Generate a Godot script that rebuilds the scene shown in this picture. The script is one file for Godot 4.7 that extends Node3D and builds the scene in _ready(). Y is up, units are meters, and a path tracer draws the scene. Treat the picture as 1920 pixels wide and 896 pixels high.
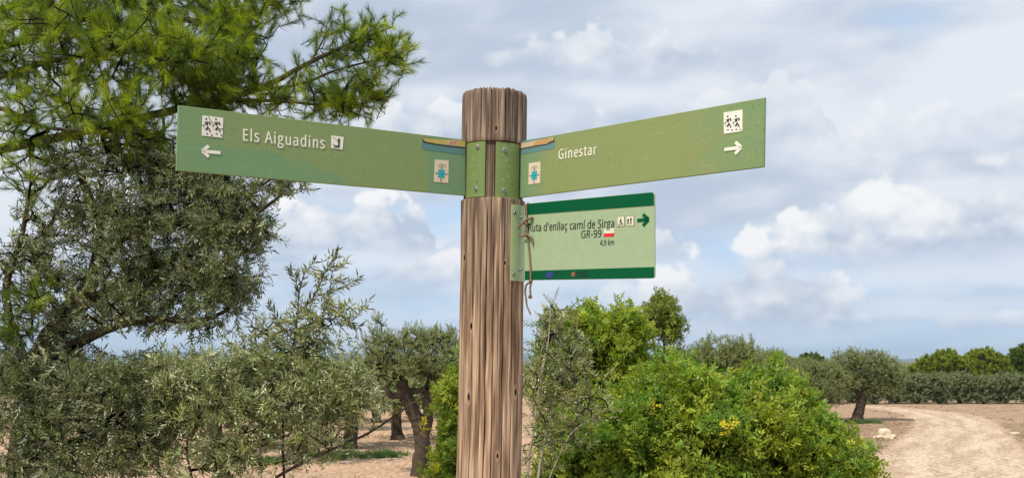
extends Node3D
# A wooden trail signpost with three green signs beside a dirt track among olives and pines.

func _ready() -> void:
	# camera
	var cam := Camera3D.new()
	cam.name = "camera"
	add_child(cam)
	cam.position = Vector3(0, EYE, 0)
	cam.set_frustum(896.0 / F * 0.05, Vector2(0, (HY - 448.0) / F * 0.05), 0.05, 12000.0)
	cam.current = true
	# sky and exposure
	var env := Environment.new()
	env.background_mode = Environment.BG_SKY
	env.sky = Sky.new()
	env.sky.sky_material = make_sky()
	env.tonemap_mode = Environment.TONE_MAPPER_LINEAR
	env.tonemap_exposure = 1.42
	env.sdfgi_enabled = true
	env.ssao_enabled = true
	env.ssil_enabled = true
	env.fog_enabled = true
	env.fog_light_color = Color(0.78, 0.88, 0.98)
	env.fog_density = 0.00016
	var we := WorldEnvironment.new()
	we.name = "world"
	we.environment = env
	add_child(we)
	# sun: high, over the left shoulder, through thin cloud
	var sun := DirectionalLight3D.new()
	sun.name = "sun"
	add_child(sun)
	sun.look_at_from_position(Vector3(-0.33, 0.82, 0.46), Vector3.ZERO, Vector3.UP)
	sun.light_energy = 1.05
	sun.light_color = Color(1.0, 0.955, 0.88)
	sun.light_angular_distance = 1.0
	sun.shadow_enabled = true
	make_materials()
	build_ground()
	build_post()
	build_signs()
	build_far()
	build_right()
	build_left()
	build_small()

const F := 1950.0      # focal length, in pixels of the 1920 wide photograph
const CX := 960.0
const HY := 676.0      # row of the horizon
const EYE := 2.2       # camera height
const DPOST := 3.09    # distance of the post
var TAKEN := {}

class MB:
	var v := PackedVector3Array()
	var n := PackedVector3Array()
	var c := PackedColorArray()
	var t := PackedVector2Array()
	var i := PackedInt32Array()
	func tri(a: Vector3, b: Vector3, d: Vector3, col: Color, nn := Vector3.ZERO) -> void:
		var g := (d - a).cross(b - a)
		if nn != Vector3.ZERO and g.dot(nn) < 0.0:
			var s := b
			b = d
			d = s
			g = -g
		g = g.normalized()
		var k := v.size()
		v.append(a); v.append(b); v.append(d)
		for q in 3:
			n.append(g); c.append(col); t.append(Vector2.ZERO); i.append(k + q)
	func quad(a: Vector3, b: Vector3, d: Vector3, e: Vector3, col: Color, nn := Vector3.ZERO) -> void:
		tri(a, b, d, col, nn)
		tri(a, d, e, col, nn)
	func tube(p0: Vector3, p1: Vector3, r0: float, r1: float, sides: int, col: Color) -> void:
		var y := p1 - p0
		if y.length_squared() < 1e-10:
			return
		y = y.normalized()
		var x := y.cross(Vector3(0.31, 0.2, 0.93)).normalized()
		var z := x.cross(y)
		var k := v.size()
		for s in sides:
			var a := TAU * s / sides
			var o := x * cos(a) + z * sin(a)
			v.append(p0 + o * r0); v.append(p1 + o * r1)
			n.append(o); n.append(o)
			c.append(col); c.append(col)
			t.append(Vector2(float(s) / sides, 0)); t.append(Vector2(float(s) / sides, 1))
		for s in sides:
			var q := k + 2 * s
			var r := k + 2 * ((s + 1) % sides)
			i.append(q); i.append(q + 1); i.append(r + 1)
			i.append(q); i.append(r + 1); i.append(r)
	func grid(rows: int, cols: int, k: int) -> void:
		for r in rows - 1:
			for s in cols - 1:
				var q := k + r * cols + s
				i.append(q); i.append(q + cols + 1); i.append(q + 1)
				i.append(q); i.append(q + cols); i.append(q + cols + 1)
	func smooth_normals() -> void:
		n.resize(v.size())
		n.fill(Vector3.ZERO)
		for q in range(0, i.size(), 3):
			var g := (v[i[q + 2]] - v[i[q]]).cross(v[i[q + 1]] - v[i[q]])
			for s in 3:
				n[i[q + s]] += g
		for q in n.size():
			n[q] = n[q].normalized()
	func mesh(m: Material) -> ArrayMesh:
		var a := []
		a.resize(Mesh.ARRAY_MAX)
		a[Mesh.ARRAY_VERTEX] = v
		a[Mesh.ARRAY_NORMAL] = n
		if c.size() == v.size():
			a[Mesh.ARRAY_COLOR] = c
		if t.size() == v.size():
			a[Mesh.ARRAY_TEX_UV] = t
		a[Mesh.ARRAY_INDEX] = i
		var am := ArrayMesh.new()
		am.add_surface_from_arrays(Mesh.PRIMITIVE_TRIANGLES, a)
		am.surface_set_material(0, m)
		return am

# ---------------------------------------------------------------- naming
func numbered(called: String) -> String:
	var k: int = TAKEN.get(called, 0)
	TAKEN[called] = k + 1
	return called if k == 0 else "%s_%03d" % [called, k]

func thing(called: String, label: String, category: String, at := Vector3.ZERO, group := "") -> Node3D:
	var o := Node3D.new()
	o.name = numbered(called)
	add_child(o)
	o.position = at
	o.set_meta("label", label)
	o.set_meta("category", category)
	if group:
		o.set_meta("group", group)
	return o

func part(called: String, mesh: Mesh, parent: Node, stuff := false, m: Material = null) -> MeshInstance3D:
	var o := MeshInstance3D.new()
	var k := 0
	var nm := called
	while parent.has_node(NodePath(nm)):
		k += 1
		nm = "%s_%03d" % [called, k]
	o.name = nm
	o.mesh = mesh
	if m:
		o.material_override = m
	parent.add_child(o, true)
	if stuff:
		o.set_meta("kind", "stuff")
	return o

func structure(called: String, mesh: Mesh) -> MeshInstance3D:
	var o := MeshInstance3D.new()
	o.name = numbered(called)
	o.mesh = mesh
	add_child(o)
	o.set_meta("kind", "structure")
	return o

func scatter(called: String, mesh: Mesh, xf: Array, cols: Array, parent: Node) -> MultiMeshInstance3D:
	var mm := MultiMesh.new()
	mm.transform_format = MultiMesh.TRANSFORM_3D
	mm.use_colors = true
	mm.mesh = mesh
	mm.instance_count = xf.size()
	for k in xf.size():
		mm.set_instance_transform(k, xf[k])
		mm.set_instance_color(k, cols[k])
	var o := MultiMeshInstance3D.new()
	var q := 0
	var nm := called
	while parent.has_node(NodePath(nm)):
		q += 1
		nm = "%s_%03d" % [called, q]
	o.name = nm
	o.multimesh = mm
	o.set_meta("kind", "stuff")
	parent.add_child(o, true)
	return o

# ---------------------------------------------------------------- materials
func srgb(r: float, g: float, b: float) -> Color:
	return Color(r, g, b).linear_to_srgb()

func noise(freq: float, oct := 4, sd := 1, type := FastNoiseLite.TYPE_SIMPLEX_SMOOTH) -> FastNoiseLite:
	var f := FastNoiseLite.new()
	f.seed = sd
	f.noise_type = type
	f.frequency = freq
	f.fractal_octaves = oct
	return f

func noise_tex(freq: float, oct: int, sd: int, stops: Array, size := 512, as_normal := false, bump := 4.0) -> NoiseTexture2D:
	var t := NoiseTexture2D.new()
	t.width = size
	t.height = size
	t.seamless = true
	t.noise = noise(freq, oct, sd)
	if as_normal:
		t.as_normal_map = true
		t.bump_strength = bump
	elif stops.size():
		var g := Gradient.new()
		var off := PackedFloat32Array()
		var cl := PackedColorArray()
		for s in stops:
			off.append(s[0])
			cl.append(s[1])
		g.offsets = off
		g.colors = cl
		t.color_ramp = g
	return t

func leafy(back: Color, rough := 0.55) -> StandardMaterial3D:
	var m := StandardMaterial3D.new()
	m.vertex_color_use_as_albedo = true
	m.roughness = rough
	m.metallic_specular = 0.35
	m.cull_mode = BaseMaterial3D.CULL_DISABLED
	m.backlight_enabled = true
	m.backlight = back
	return m

func plain(col: Color, rough := 0.7, metal := 0.0) -> StandardMaterial3D:
	var m := StandardMaterial3D.new()
	m.albedo_color = col
	m.roughness = rough
	m.metallic = metal
	return m

var bark_normal: NoiseTexture2D
var grain: NoiseTexture2D
var m_bark: StandardMaterial3D
var m_olive: StandardMaterial3D
var m_stem: StandardMaterial3D
var m_pine: StandardMaterial3D
var m_bush: StandardMaterial3D
var m_grass: StandardMaterial3D
var m_vc: StandardMaterial3D

# ---------------------------------------------------------------- placing
func P(x: float, y: float, d: float) -> Vector3:
	return Vector3((x - CX) / F * d, EYE + (HY - y) / F * d, -d)

func G(x: float, y: float) -> Vector3:      # a point of the flat ground
	return P(x, y, EYE * F / (y - HY))

func ray_plane(px: float, py: float, o: Vector3, n: Vector3) -> Vector3:
	var dir := Vector3((px - CX) / F, (HY - py) / F, -1.0)
	var eye := Vector3(0, EYE, 0)
	return eye + dir * ((o - eye).dot(n) / dir.dot(n))

func bez(a: Vector3, b: Vector3, c: Vector3, t: float) -> Vector3:
	return a.lerp(b, t).lerp(b.lerp(c, t), t)

func smooth_line(pts: Array, per := 6) -> PackedVector3Array:
	var cv := Curve3D.new()
	for k in pts.size():
		var a: Vector3 = pts[maxi(k - 1, 0)]
		var b: Vector3 = pts[mini(k + 1, pts.size() - 1)]
		cv.add_point(pts[k], (a - b) / 6.0, (b - a) / 6.0)
	var out := PackedVector3Array()
	for k in pts.size() - 1:
		for q in per:
			out.append(cv.sample(k, float(q) / per))
	out.append(pts[pts.size() - 1])
	return out

# a limb as one skin: knobbly tube along a line
func limb_mesh(pts: PackedVector3Array, r0: float, r1: float, sides: int, rough: float, sd: int, m: Material, base := Vector3.ZERO, flare := 0.0) -> ArrayMesh:
	var b := MB.new()
	var f := noise(1.0, 3, sd)
	var x := Vector3(1, 0, 0)
	for k in pts.size():
		var y := (pts[mini(k + 1, pts.size() - 1)] - pts[maxi(k - 1, 0)]).normalized()
		x = (x - y * x.dot(y)).normalized()
		if x.length() < 0.1:
			x = y.cross(Vector3(0, 0, 1)).normalized()
		var z := x.cross(y)
		var u := float(k) / (pts.size() - 1)
		var r := lerpf(r0, r1, u) * (1.0 + flare * pow(1.0 - u, 6.0))
		for s in sides + 1:
			var a := TAU * (s % sides) / sides
			var o := x * cos(a) + z * sin(a)
			var q := pts[k] + o * r
			var w := f.get_noise_3dv(q * 1.6 / maxf(r, 0.02)) + 0.5 * f.get_noise_3dv((q * Vector3(1, 0.35, 1)) * 5.0 / maxf(r, 0.02))
			b.v.append(q + o * r * rough * w - base)
			var sh := 1.0 + 0.5 * f.get_noise_3dv(q * 9.0)
			b.c.append(Color(sh, sh, sh * (0.95 + 0.1 * f.get_noise_3dv(q * 4.0))))
			b.t.append(Vector2(float(s) / sides * 2.0, u * 8.0))
	b.grid(pts.size(), sides + 1, 0)
	b.smooth_normals()
	for k in pts.size():
		var q := k * (sides + 1)
		var nn := (b.n[q] + b.n[q + sides]).normalized()
		b.n[q] = nn
		b.n[q + sides] = nn
	return b.mesh(m)

var n_lobe: FastNoiseLite

func in_blob(rng: RandomNumberGenerator, bl: Array, hollow: float) -> Vector3:
	if n_lobe == null:
		n_lobe = noise(1.0, 3, 99)
	# bl: x, y, depth, rx, ry (px), rd (m)
	while true:
		var u := Vector3(rng.randf_range(-1, 1), rng.randf_range(-1, 1), rng.randf_range(-1, 1))
		var l := u.length()
		if l > 1.0 or l < 0.05:
			continue
		u *= pow(l, hollow - 1.0) if hollow < 1.0 else 1.0
		var w := n_lobe.get_noise_3dv(u.normalized() * 1.5 + Vector3(bl[0], bl[1], 0.0) * 0.37)
		u *= 0.88 + 0.75 * w + (0.22 * rng.randf() if rng.randf() < 0.12 else 0.0)
		return P(bl[0], bl[1], bl[2]) + Vector3(u.x * bl[3] / F * bl[2], -u.y * bl[4] / F * bl[2], u.z * bl[5])
	return Vector3.ZERO

func targets_in(blobs: Array, sd: int, gap: float, freq: float, hollow := 0.6) -> PackedVector3Array:
	var rng := RandomNumberGenerator.new()
	rng.seed = sd
	var f := noise(freq, 2, sd)
	var out := PackedVector3Array()
	for bl in blobs:
		var k := 0
		var tries := 0
		while k < int(bl[6]) and tries < int(bl[6]) * 6:
			tries += 1
			var p := in_blob(rng, bl, hollow)
			if f.get_noise_3dv(p) < gap:
				continue
			if p.y < 0.05:
				continue
			out.append(p)
			k += 1
	return out

# grows branches from the guide limbs to every target; returns the twigs' mesh and the sprays' places
# opt: seg, rtip, rk, rmax, twig (colour), spray (scale), up, tint (Callable(p, rng) -> Color), sub (sprays on each twig)
func grow(guides: Array, targets: PackedVector3Array, sd: int, opt: Dictionary, base: Vector3) -> Dictionary:
	var rng := RandomNumberGenerator.new()
	rng.seed = sd
	var np := PackedVector3Array()
	var par := PackedInt32Array()
	var cnt := PackedFloat32Array()
	var own := PackedInt32Array()
	var gd := PackedFloat32Array()
	for g in guides:
		var pts: PackedVector3Array = g
		for k in pts.size():
			np.append(pts[k])
			par.append(np.size() - 2 if k else -1)
			cnt.append(0.0)
			own.append(1)
	var seg: float = opt.seg
	# nearest targets first, so that the crown grows outwards
	var order := []
	for k in targets.size():
		var best := 1e9
		for q in np.size():
			best = minf(best, targets[k].distance_squared_to(np[q]))
		order.append([best, k])
	order.sort_custom(func(a, b): return a[0] < b[0])
	var xf := []
	var cols := []
	var sub: int = opt.get("sub", 1)
	var up: float = opt.get("up", 0.2)
	var scale: float = opt.spray
	var tint: Callable = opt.tint
	for e in order:
		var p: Vector3 = targets[e[1]]
		var best := 1e9
		var j := 0
		for q in np.size():
			var d := p.distance_squared_to(np[q])
			if d < best:
				best = d
				j = q
		var len := sqrt(best)
		if len < 0.01:
			continue
		var pd := (np[j] - np[par[j]]).normalized() if par[j] >= 0 else Vector3.UP
		var mid := np[j] + (pd * 0.45 + (p - np[j]).normalized() * 0.15 + Vector3.UP * up * 0.3) * len
		var n := maxi(1, int(ceil(len / seg)))
		var prev := j
		for s in n:
			var q := bez(np[j], mid, p, float(s + 1) / n)
			np.append(q)
			par.append(prev)
			cnt.append(0.0)
			own.append(0)
			prev = np.size() - 1
		cnt[prev] += 1.0
		var dir := (np[prev] - np[par[prev]]).normalized()
		for s in sub:
			var dd := (dir * 0.8 + Vector3(rng.randfn(), rng.randfn(), rng.randfn()) * 0.45 + Vector3.UP * up).normalized()
			var x := dd.cross(Vector3(rng.randfn(), rng.randfn(), rng.randfn())).normalized()
			var sc := scale * rng.randf_range(0.75, 1.25)
			var at := np[prev] - base - dir * (scale * 0.12 * s)
			xf.append(Transform3D(Basis(x * sc, dd * sc, x.cross(dd) * sc), at))
			cols.append(tint.call(p, rng))
	for q in range(np.size() - 1, -1, -1):
		if par[q] >= 0:
			cnt[par[q]] += cnt[q]
	var mb := MB.new()
	var rtip: float = opt.rtip
	var rk: float = opt.rk
	var rmax: float = opt.rmax
	var tw: Color = opt.twig
	for q in np.size():
		if par[q] < 0 or own[q]:
			continue
		var r0 := minf(rtip + rk * sqrt(cnt[par[q]] if not own[par[q]] else cnt[q]), rmax)
		var r1 := minf(rtip + rk * sqrt(cnt[q]), rmax)
		var f := rng.randf_range(0.75, 1.25)
		mb.tube(np[par[q]] - base, np[q] - base, r0, r1, 3 if r0 < 0.006 else 6, Color(tw.r * f, tw.g * f, tw.b * f))
	return {"twigs": mb, "xf": xf, "cols": cols}

func dress(root: Node3D, guides: Array, radii: Array, names: Array, targets: PackedVector3Array, sd: int, opt: Dictionary, meshes: Array) -> void:
	var base := root.position
	var lines := []
	for k in guides.size():
		var line := smooth_line(guides[k], opt.get("per", 5))
		lines.append(line)
		part(names[k], limb_mesh(line, radii[k][0], radii[k][1], 12 if radii[k][0] > 0.03 else 7, opt.get("knobbly", 0.22), sd + k, m_stem if opt.has("pale") else m_bark, base, radii[k][2] if radii[k].size() > 2 else 0.0), root)
	var g := grow(lines, targets, sd, opt, base)
	if g.twigs.v.size():
		part("twigs", g.twigs.mesh(m_vc), root, true)
	var per := [[], [], [], []]
	var pc := [[], [], [], []]
	for k in g.xf.size():
		per[k % meshes.size()].append(g.xf[k])
		pc[k % meshes.size()].append(g.cols[k])
	for k in meshes.size():
		if per[k].size():
			scatter("foliage", meshes[k], per[k], pc[k], root)

# ---------------------------------------------------------------- foliage
func leaf(b: MB, at: Vector3, dir: Vector3, side: Vector3, length: float, width: float, top: Color, under: Color, bend: float) -> void:
	var nn := side.cross(dir).normalized()
	var m1 := at + dir * length * 0.4 + nn * bend * length * 0.12
	var tip := at + dir * length - nn * bend * length * 0.15
	var l := m1 + side * width * 0.5 + nn * width * 0.12
	var r := m1 - side * width * 0.5 + nn * width * 0.12
	b.tri(at, l, m1, top, nn); b.tri(at, m1, r, top, nn)
	b.tri(l, tip, m1, top, nn); b.tri(m1, tip, r, top, nn)
	if under.a > 0.5:
		var o := nn * -0.0006
		b.tri(at + o, l + o, m1 + o, under, -nn); b.tri(at + o, m1 + o, r + o, under, -nn)
		b.tri(l + o, tip + o, m1 + o, under, -nn); b.tri(m1 + o, tip + o, r + o, under, -nn)

func olive_spray(sd: int, pairs: int, len: float, ll: float, lw: float, two: bool, m: Material) -> ArrayMesh:
	var rng := RandomNumberGenerator.new()
	rng.seed = sd
	var b := MB.new()
	var bow := Vector3(rng.randfn() * 0.1, 0, rng.randfn() * 0.1)
	for k in pairs:
		var u := (k + 0.3) / pairs
		var at := Vector3(0, u * len, 0) + bow * u * u * len
		for s in 2:
			var a: float = k * 1.57 + s * PI + rng.randfn() * 0.35
			var out := Vector3(cos(a), 0, sin(a))
			var dir := (out * rng.randf_range(0.5, 0.95) + Vector3.UP * rng.randf_range(0.45, 0.9)).normalized()
			var side := (dir.cross(Vector3.UP) + Vector3(rng.randfn(), rng.randfn(), rng.randfn()) * 0.35).normalized()
			side = (side - dir * side.dot(dir)).normalized()
			var sh := rng.randf_range(0.75, 1.25)
			var top := Color(0.150 * sh, 0.182 * sh, 0.072 * sh)
			var und := Color(0.36 * sh, 0.39 * sh, 0.26 * sh, 1.0 if two else 0.0)
			if not two and rng.randf() < 0.35:
				top = Color(0.27 * sh, 0.31 * sh, 0.18 * sh)
			leaf(b, at, dir, side, ll * rng.randf_range(0.7, 1.15), lw * rng.randf_range(0.8, 1.2), top, und, rng.randf_range(-0.5, 1.0))
	var d := (Vector3.UP + bow).normalized()
	leaf(b, Vector3(0, len, 0) + bow * len, d, d.cross(Vector3(0.3, 0.1, 0.9)).normalized(), ll, lw, Color(0.11, 0.14, 0.06), Color(0.28, 0.31, 0.2, 1.0 if two else 0.0), 0.3)
	b.tube(Vector3.ZERO, Vector3(0, len, 0) + bow * len, 0.0016 * len / 0.12, 0.0007 * len / 0.12, 3, Color(0.26, 0.24, 0.15))
	return b.mesh(m)

func pine_tuft(sd: int, count: int, len: float, nl: float, nw: float, m: Material) -> ArrayMesh:
	var rng := RandomNumberGenerator.new()
	rng.seed = sd
	var b := MB.new()
	for k in count:
		var u := pow(rng.randf(), 0.7)
		var a := rng.randf() * TAU
		var out := Vector3(cos(a), 0, sin(a))
		var spread := lerpf(0.75, 0.28, u) * rng.randf_range(0.7, 1.25)
		var dir := (out * spread + Vector3.UP * lerpf(0.6, 1.0, u)).normalized()
		var at := Vector3(0, u * len, 0)
		var l := nl * rng.randf_range(0.7, 1.15)
		var tw := rng.randf() * TAU
		var s1 := dir.cross(Vector3(cos(tw), sin(tw), 0.3)).normalized()
		var sh := rng.randf_range(0.75, 1.25)
		var col := Color(0.235 * sh, 0.310 * sh, 0.034 * sh)
		var midp := at + dir * l * 0.55 + Vector3(0, -0.05 * l, 0)
		var tip := at + dir * l + out * l * 0.08
		b.tri(at - s1 * nw * 0.5, at + s1 * nw * 0.5, midp + s1 * nw * 0.4, col)
		b.tri(at - s1 * nw * 0.5, midp + s1 * nw * 0.4, midp - s1 * nw * 0.4, col)
		b.tri(midp - s1 * nw * 0.4, midp + s1 * nw * 0.4, tip, col)
	b.tube(Vector3.ZERO, Vector3(0, len, 0), nw * 1.7, nw, 3, Color(0.22, 0.17, 0.09))
	return b.mesh(m)

func bush_spray(sd: int, fronds: int, flen: float, lsize: float, m: Material) -> ArrayMesh:
	var rng := RandomNumberGenerator.new()
	rng.seed = sd
	var b := MB.new()
	for k in fronds:
		var u := float(k) / fronds
		var a: float = k * 2.4 + rng.randfn() * 0.3
		var out := Vector3(cos(a), 0, sin(a))
		var at := Vector3(0, u * flen * 0.8, 0)
		var fd := (out * lerpf(1.0, 0.35, u) + Vector3.UP * lerpf(0.35, 1.0, u)).normalized()
		var side := fd.cross(Vector3.UP).normalized()
		var sh := lerpf(0.8, 1.2, u) * rng.randf_range(0.85, 1.15)
		var n := 3
		for q in n:
			var w := (q + 0.7) / (n + 0.4)
			var fp := at + fd * flen * w - Vector3.UP * flen * 0.18 * w * w
			for s in [-1.0, 1.0]:
				var ld: Vector3 = (fd * 0.55 + side * s * 0.85 + Vector3(rng.randfn(), rng.randfn(), rng.randfn()) * 0.22).normalized()
				var ls := (fd - ld * fd.dot(ld) + Vector3(rng.randfn(), rng.randfn(), rng.randfn()) * 0.2).normalized()
				ls = (ls - ld * ls.dot(ld)).normalized()
				var lsh := sh * rng.randf_range(0.85, 1.15)
				leaf(b, fp, ld, ls, lsize * rng.randf_range(0.75, 1.15), lsize * 0.52, Color(0.315 * lsh, 0.405 * lsh, 0.082 * lsh), Color(0, 0, 0, 0), rng.randf_range(-0.6, 0.6))
		var tl := (fd + Vector3(rng.randfn(), rng.randfn(), rng.randfn()) * 0.15).normalized()
		leaf(b, at + fd * flen * 0.92 - Vector3.UP * flen * 0.15, tl, tl.cross(Vector3(0.2, 1, 0.1)).normalized(), lsize, lsize * 0.5, Color(0.33 * sh, 0.42 * sh, 0.085 * sh), Color(0, 0, 0, 0), 0.2)
		b.tube(at, at + fd * flen * 0.9 - Vector3.UP * flen * 0.14, 0.0012, 0.0007, 3, Color(0.20, 0.19, 0.07))
	b.tube(Vector3(0, -flen * 0.4, 0), Vector3(0, flen * 0.8, 0), 0.0024, 0.0012, 3, Color(0.2, 0.15, 0.09))
	return b.mesh(m)

func grass_tuft(sd: int, count: int, h: float, w: float, spread: float, m: Material) -> ArrayMesh:
	var rng := RandomNumberGenerator.new()
	rng.seed = sd
	var b := MB.new()
	for k in count:
		var a := rng.randf() * TAU
		var o := Vector3(cos(a), 0, sin(a))
		var at := o * spread * sqrt(rng.randf())
		var lean := rng.randf_range(0.1, 0.7)
		var hh := h * rng.randf_range(0.5, 1.1)
		var mid := at + Vector3.UP * hh * 0.6 + o * hh * lean * 0.3
		var tip := at + Vector3.UP * hh * (1.0 - lean * 0.35) + o * hh * lean
		var s := o.cross(Vector3.UP).rotated(Vector3.UP, rng.randfn()) * w
		var sh := rng.randf_range(0.7, 1.3)
		var col := Color(sh, sh, sh)
		b.quad(at - s, at + s, mid + s * 0.8, mid - s * 0.8, col)
		b.tri(mid - s * 0.8, mid + s * 0.8, tip, col)
	return b.mesh(m)

func rock(sd: int, size: Vector3, col: Color) -> ArrayMesh:
	var b := MB.new()
	var f := noise(1.1, 3, sd)
	var rows := 10
	var colsn := 15
	for r in rows:
		for s in colsn:
			var th := PI * r / (rows - 1)
			var a: float = TAU * (s % (colsn - 1)) / (colsn - 1)
			var o := Vector3(sin(th) * cos(a), cos(th), sin(th) * sin(a))
			var k := 1.0 + 0.38 * f.get_noise_3dv(o * 1.3) + 0.22 * f.get_noise_3dv(o * 3.1 + Vector3(7, 0, 0))
			o = Vector3(clampf(o.x * k, -0.86, 0.9), clampf(o.y * k, -0.7, 0.82), clampf(o.z * k, -0.9, 0.88))
			b.v.append(o * size)
			var sh := 1.0 + 0.35 * f.get_noise_3dv(o * 4.0)
			b.c.append(Color(col.r * sh, col.g * sh, col.b * sh))
	b.grid(rows, colsn, 0)
	b.smooth_normals()
	return b.mesh(m_vc)

# ---------------------------------------------------------------- sky
var n_high: FastNoiseLite
var n_mid: FastNoiseLite
var n_puff: FastNoiseLite
var clouds := []

func cloud(px: float, base_y: float, half: float, high: float, white: float, seed_: float) -> void:
	var az := atan((px - CX) / F)
	var k := cos(az)
	clouds.append([az, atan((HY - base_y) / F * k), atan(half / F * k * k), atan(high / F * k), white, seed_])

func heap(q: Vector3) -> float:      # thickness of the broken cloud sheet
	return n_high.get_noise_3dv(q) + 0.42 * n_mid.get_noise_3dv(q * 1.9 + Vector3(9, 3, 1)) - 0.30 * absf(n_puff.get_noise_3dv(q * 4.2)) + 0.08

func sky_color(az: float, el: float) -> Color:
	var s := sin(maxf(el, 0.0))
	var d := Vector3(sin(az) * cos(el), s, -cos(az) * cos(el))
	# clear air
	var c := Color(0.405, 0.53, 0.665).lerp(Color(0.37, 0.505, 0.70), clampf(s * 4.0, 0, 1)).lerp(Color(0.25, 0.40, 0.68), clampf((s - 0.35) * 1.2, 0, 1))
	# broken sheet of cloud: seen flatter and flatter towards the horizon, drifting to the upper right
	var p := Vector3(d.x, 0, d.z) / (s + 0.34)
	var q := Vector3(p.x * 1.05 + p.z * 0.25, s * 2.2, p.z * 1.5 - p.x * 0.55)
	var h := heap(q)
	var toward := heap(q + Vector3(-0.10, 0.10, 0.10))
	var cover := smoothstep(-0.50, -0.02, h + 0.12)
	var lit := clampf(0.60 + 2.0 * (h - toward) - 0.55 * (h - 0.05) + 0.30 * n_mid.get_noise_3dv(q * 0.6 + Vector3(4, 4, 4)), 0, 1)
	var sheet := Color(0.365, 0.425, 0.515).lerp(Color(0.575, 0.605, 0.65), smoothstep(0.0, 1.0, lit))
	c = c.lerp(sheet, cover * lerpf(0.45, 0.97, smoothstep(0.0, 0.14, s)))
	# streaks near the horizon
	var st := n_mid.get_noise_3d(d.x * 4.0, el * 38.0, d.z * 4.0) + 0.3 * n_mid.get_noise_3d(d.x * 14.0, el * 90.0, d.z * 14.0)
	c = c.lerp(Color(0.54, 0.60, 0.665) if st > 0.0 else Color(0.385, 0.50, 0.64), clampf(absf(st) * 1.4, 0, 0.65) * smoothstep(0.16, 0.02, el))
	# heaped clouds
	for k in clouds:
		var du: float = (wrapf(az - k[0], -PI, PI)) / k[2]
		if absf(du) > 1.5:
			continue
		var dv: float = (el - k[1]) / k[3]
		if dv < -0.6 or dv > 1.6:
			continue
		var sx: float = wrapf(az - k[0], -PI, PI) * 26.0
		var sy: float = el * 34.0
		var pf := n_puff.get_noise_3d(sx, sy, k[5])
		var pf2 := n_puff.get_noise_3d(sx * 2.6, sy * 2.6, k[5] + 4.0)
		var wob := n_mid.get_noise_3d(sx * 0.35, 0.0, k[5] * 3.0)
		var top: float = sqrt(maxf(0.0, 1.0 - du * du)) * (0.72 + 0.55 * wob)
		var edge := top - dv + 0.60 * pf + 0.28 * pf2
		var soft := lerpf(0.06, 0.26, clampf(0.5 - wob, 0, 1))
		var den := smoothstep(0.0, soft, edge) * smoothstep(-0.42, 0.06, dv + 0.16 * wob + 0.06 * pf)
		den *= smoothstep(1.45, 0.9, absf(du))
		var shade := clampf(0.22 + 1.0 * dv + 0.85 * pf + 0.45 * pf2 - 0.12 * du, 0, 1)
		var cc := Color(0.37, 0.43, 0.525).lerp(Color(0.675, 0.68, 0.69), shade)
		c = c.lerp(cc, den * float(k[4]))
	return c

func make_sky() -> PanoramaSkyMaterial:
	n_high = noise(0.55, 5, 11)
	n_mid = noise(0.8, 5, 23)
	n_puff = noise(0.55, 5, 37)
	n_puff.fractal_type = FastNoiseLite.FRACTAL_FBM
	cloud(1760, 452, 330, 165, 1.0, 2.0)
	cloud(1380, 585, 210, 165, 1.0, 8.0)
	cloud(650, 442, 170, 100, 1.0, 14.0)
	cloud(820, 515, 130, 50, 0.80, 21.0)
	cloud(1240, 560, 120, 50, 0.5, 25.0)
	cloud(1740, 320, 200, 60, 0.55, 33.0)
	cloud(1640, 600, 120, 22, 0.45, 38.0)
	cloud(960, 600, 120, 26, 0.5, 41.0)
	cloud(1130, 470, 160, 70, 0.7, 44.0)
	cloud(1880, 610, 130, 40, 0.6, 47.0)
	cloud(1330, 250, 240, 110, 0.45, 53.0)
	cloud(1800, 260, 260, 110, 0.45, 58.0)
	cloud(1120, 120, 260, 100, 0.7, 63.0)
	cloud(760, 260, 150, 80, 0.7, 67.0)
	var rng := RandomNumberGenerator.new()
	rng.seed = 5
	for k in 26:      # the same sort of clouds all round
		var a := rng.randf_range(0.75, TAU - 0.75)
		clouds.append([a, rng.randf_range(0.02, 0.2), rng.randf_range(0.05, 0.13), rng.randf_range(0.02, 0.065), rng.randf_range(0.5, 0.95), 50.0 + 6.0 * k])
	var W := 4096
	var H := 2048
	var low := Image.create_empty(1024, 512, false, Image.FORMAT_RGB8)
	for y in 270:
		for x in 1024:
			low.set_pixel(x, y, sky_color(TAU * (x + 0.5) / 1024.0, PI * (0.5 - (y + 0.5) / 512.0)).linear_to_srgb())
	var flat := low.get_pixel(512, 255)
	low.fill_rect(Rect2i(0, 262, 1024, 250), Color(0.42, 0.40, 0.36))
	low.resize(W, H, Image.INTERPOLATE_CUBIC)
	for x0 in [0, W - 400]:
		var fine := Image.create_empty(400, 340, false, Image.FORMAT_RGB8)
		for y in 340:
			for x in 400:
				fine.set_pixel(x, y, sky_color(TAU * (x0 + x + 0.5) / W, PI * (0.5 - (y + 684 + 0.5) / H)).linear_to_srgb())
		low.blit_rect(fine, Rect2i(0, 0, 400, 340), Vector2i(x0, 684))
	var m := PanoramaSkyMaterial.new()
	m.panorama = ImageTexture.create_from_image(low)
	return m

# ---------------------------------------------------------------- ground
var n_ground: FastNoiseLite
# rows of the track: depth, left edge, right edge (metres)
var track := []

func track_edges(d: float) -> Vector2:
	for k in track.size() - 1:
		if d <= track[k + 1][0]:
			var u: float = clampf((d - track[k][0]) / (track[k + 1][0] - track[k][0]), 0, 1)
			return Vector2(lerpf(track[k][1], track[k + 1][1], u), lerpf(track[k][2], track[k + 1][2], u))
	return Vector2(track[track.size() - 1][1], track[track.size() - 1][2])

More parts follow.
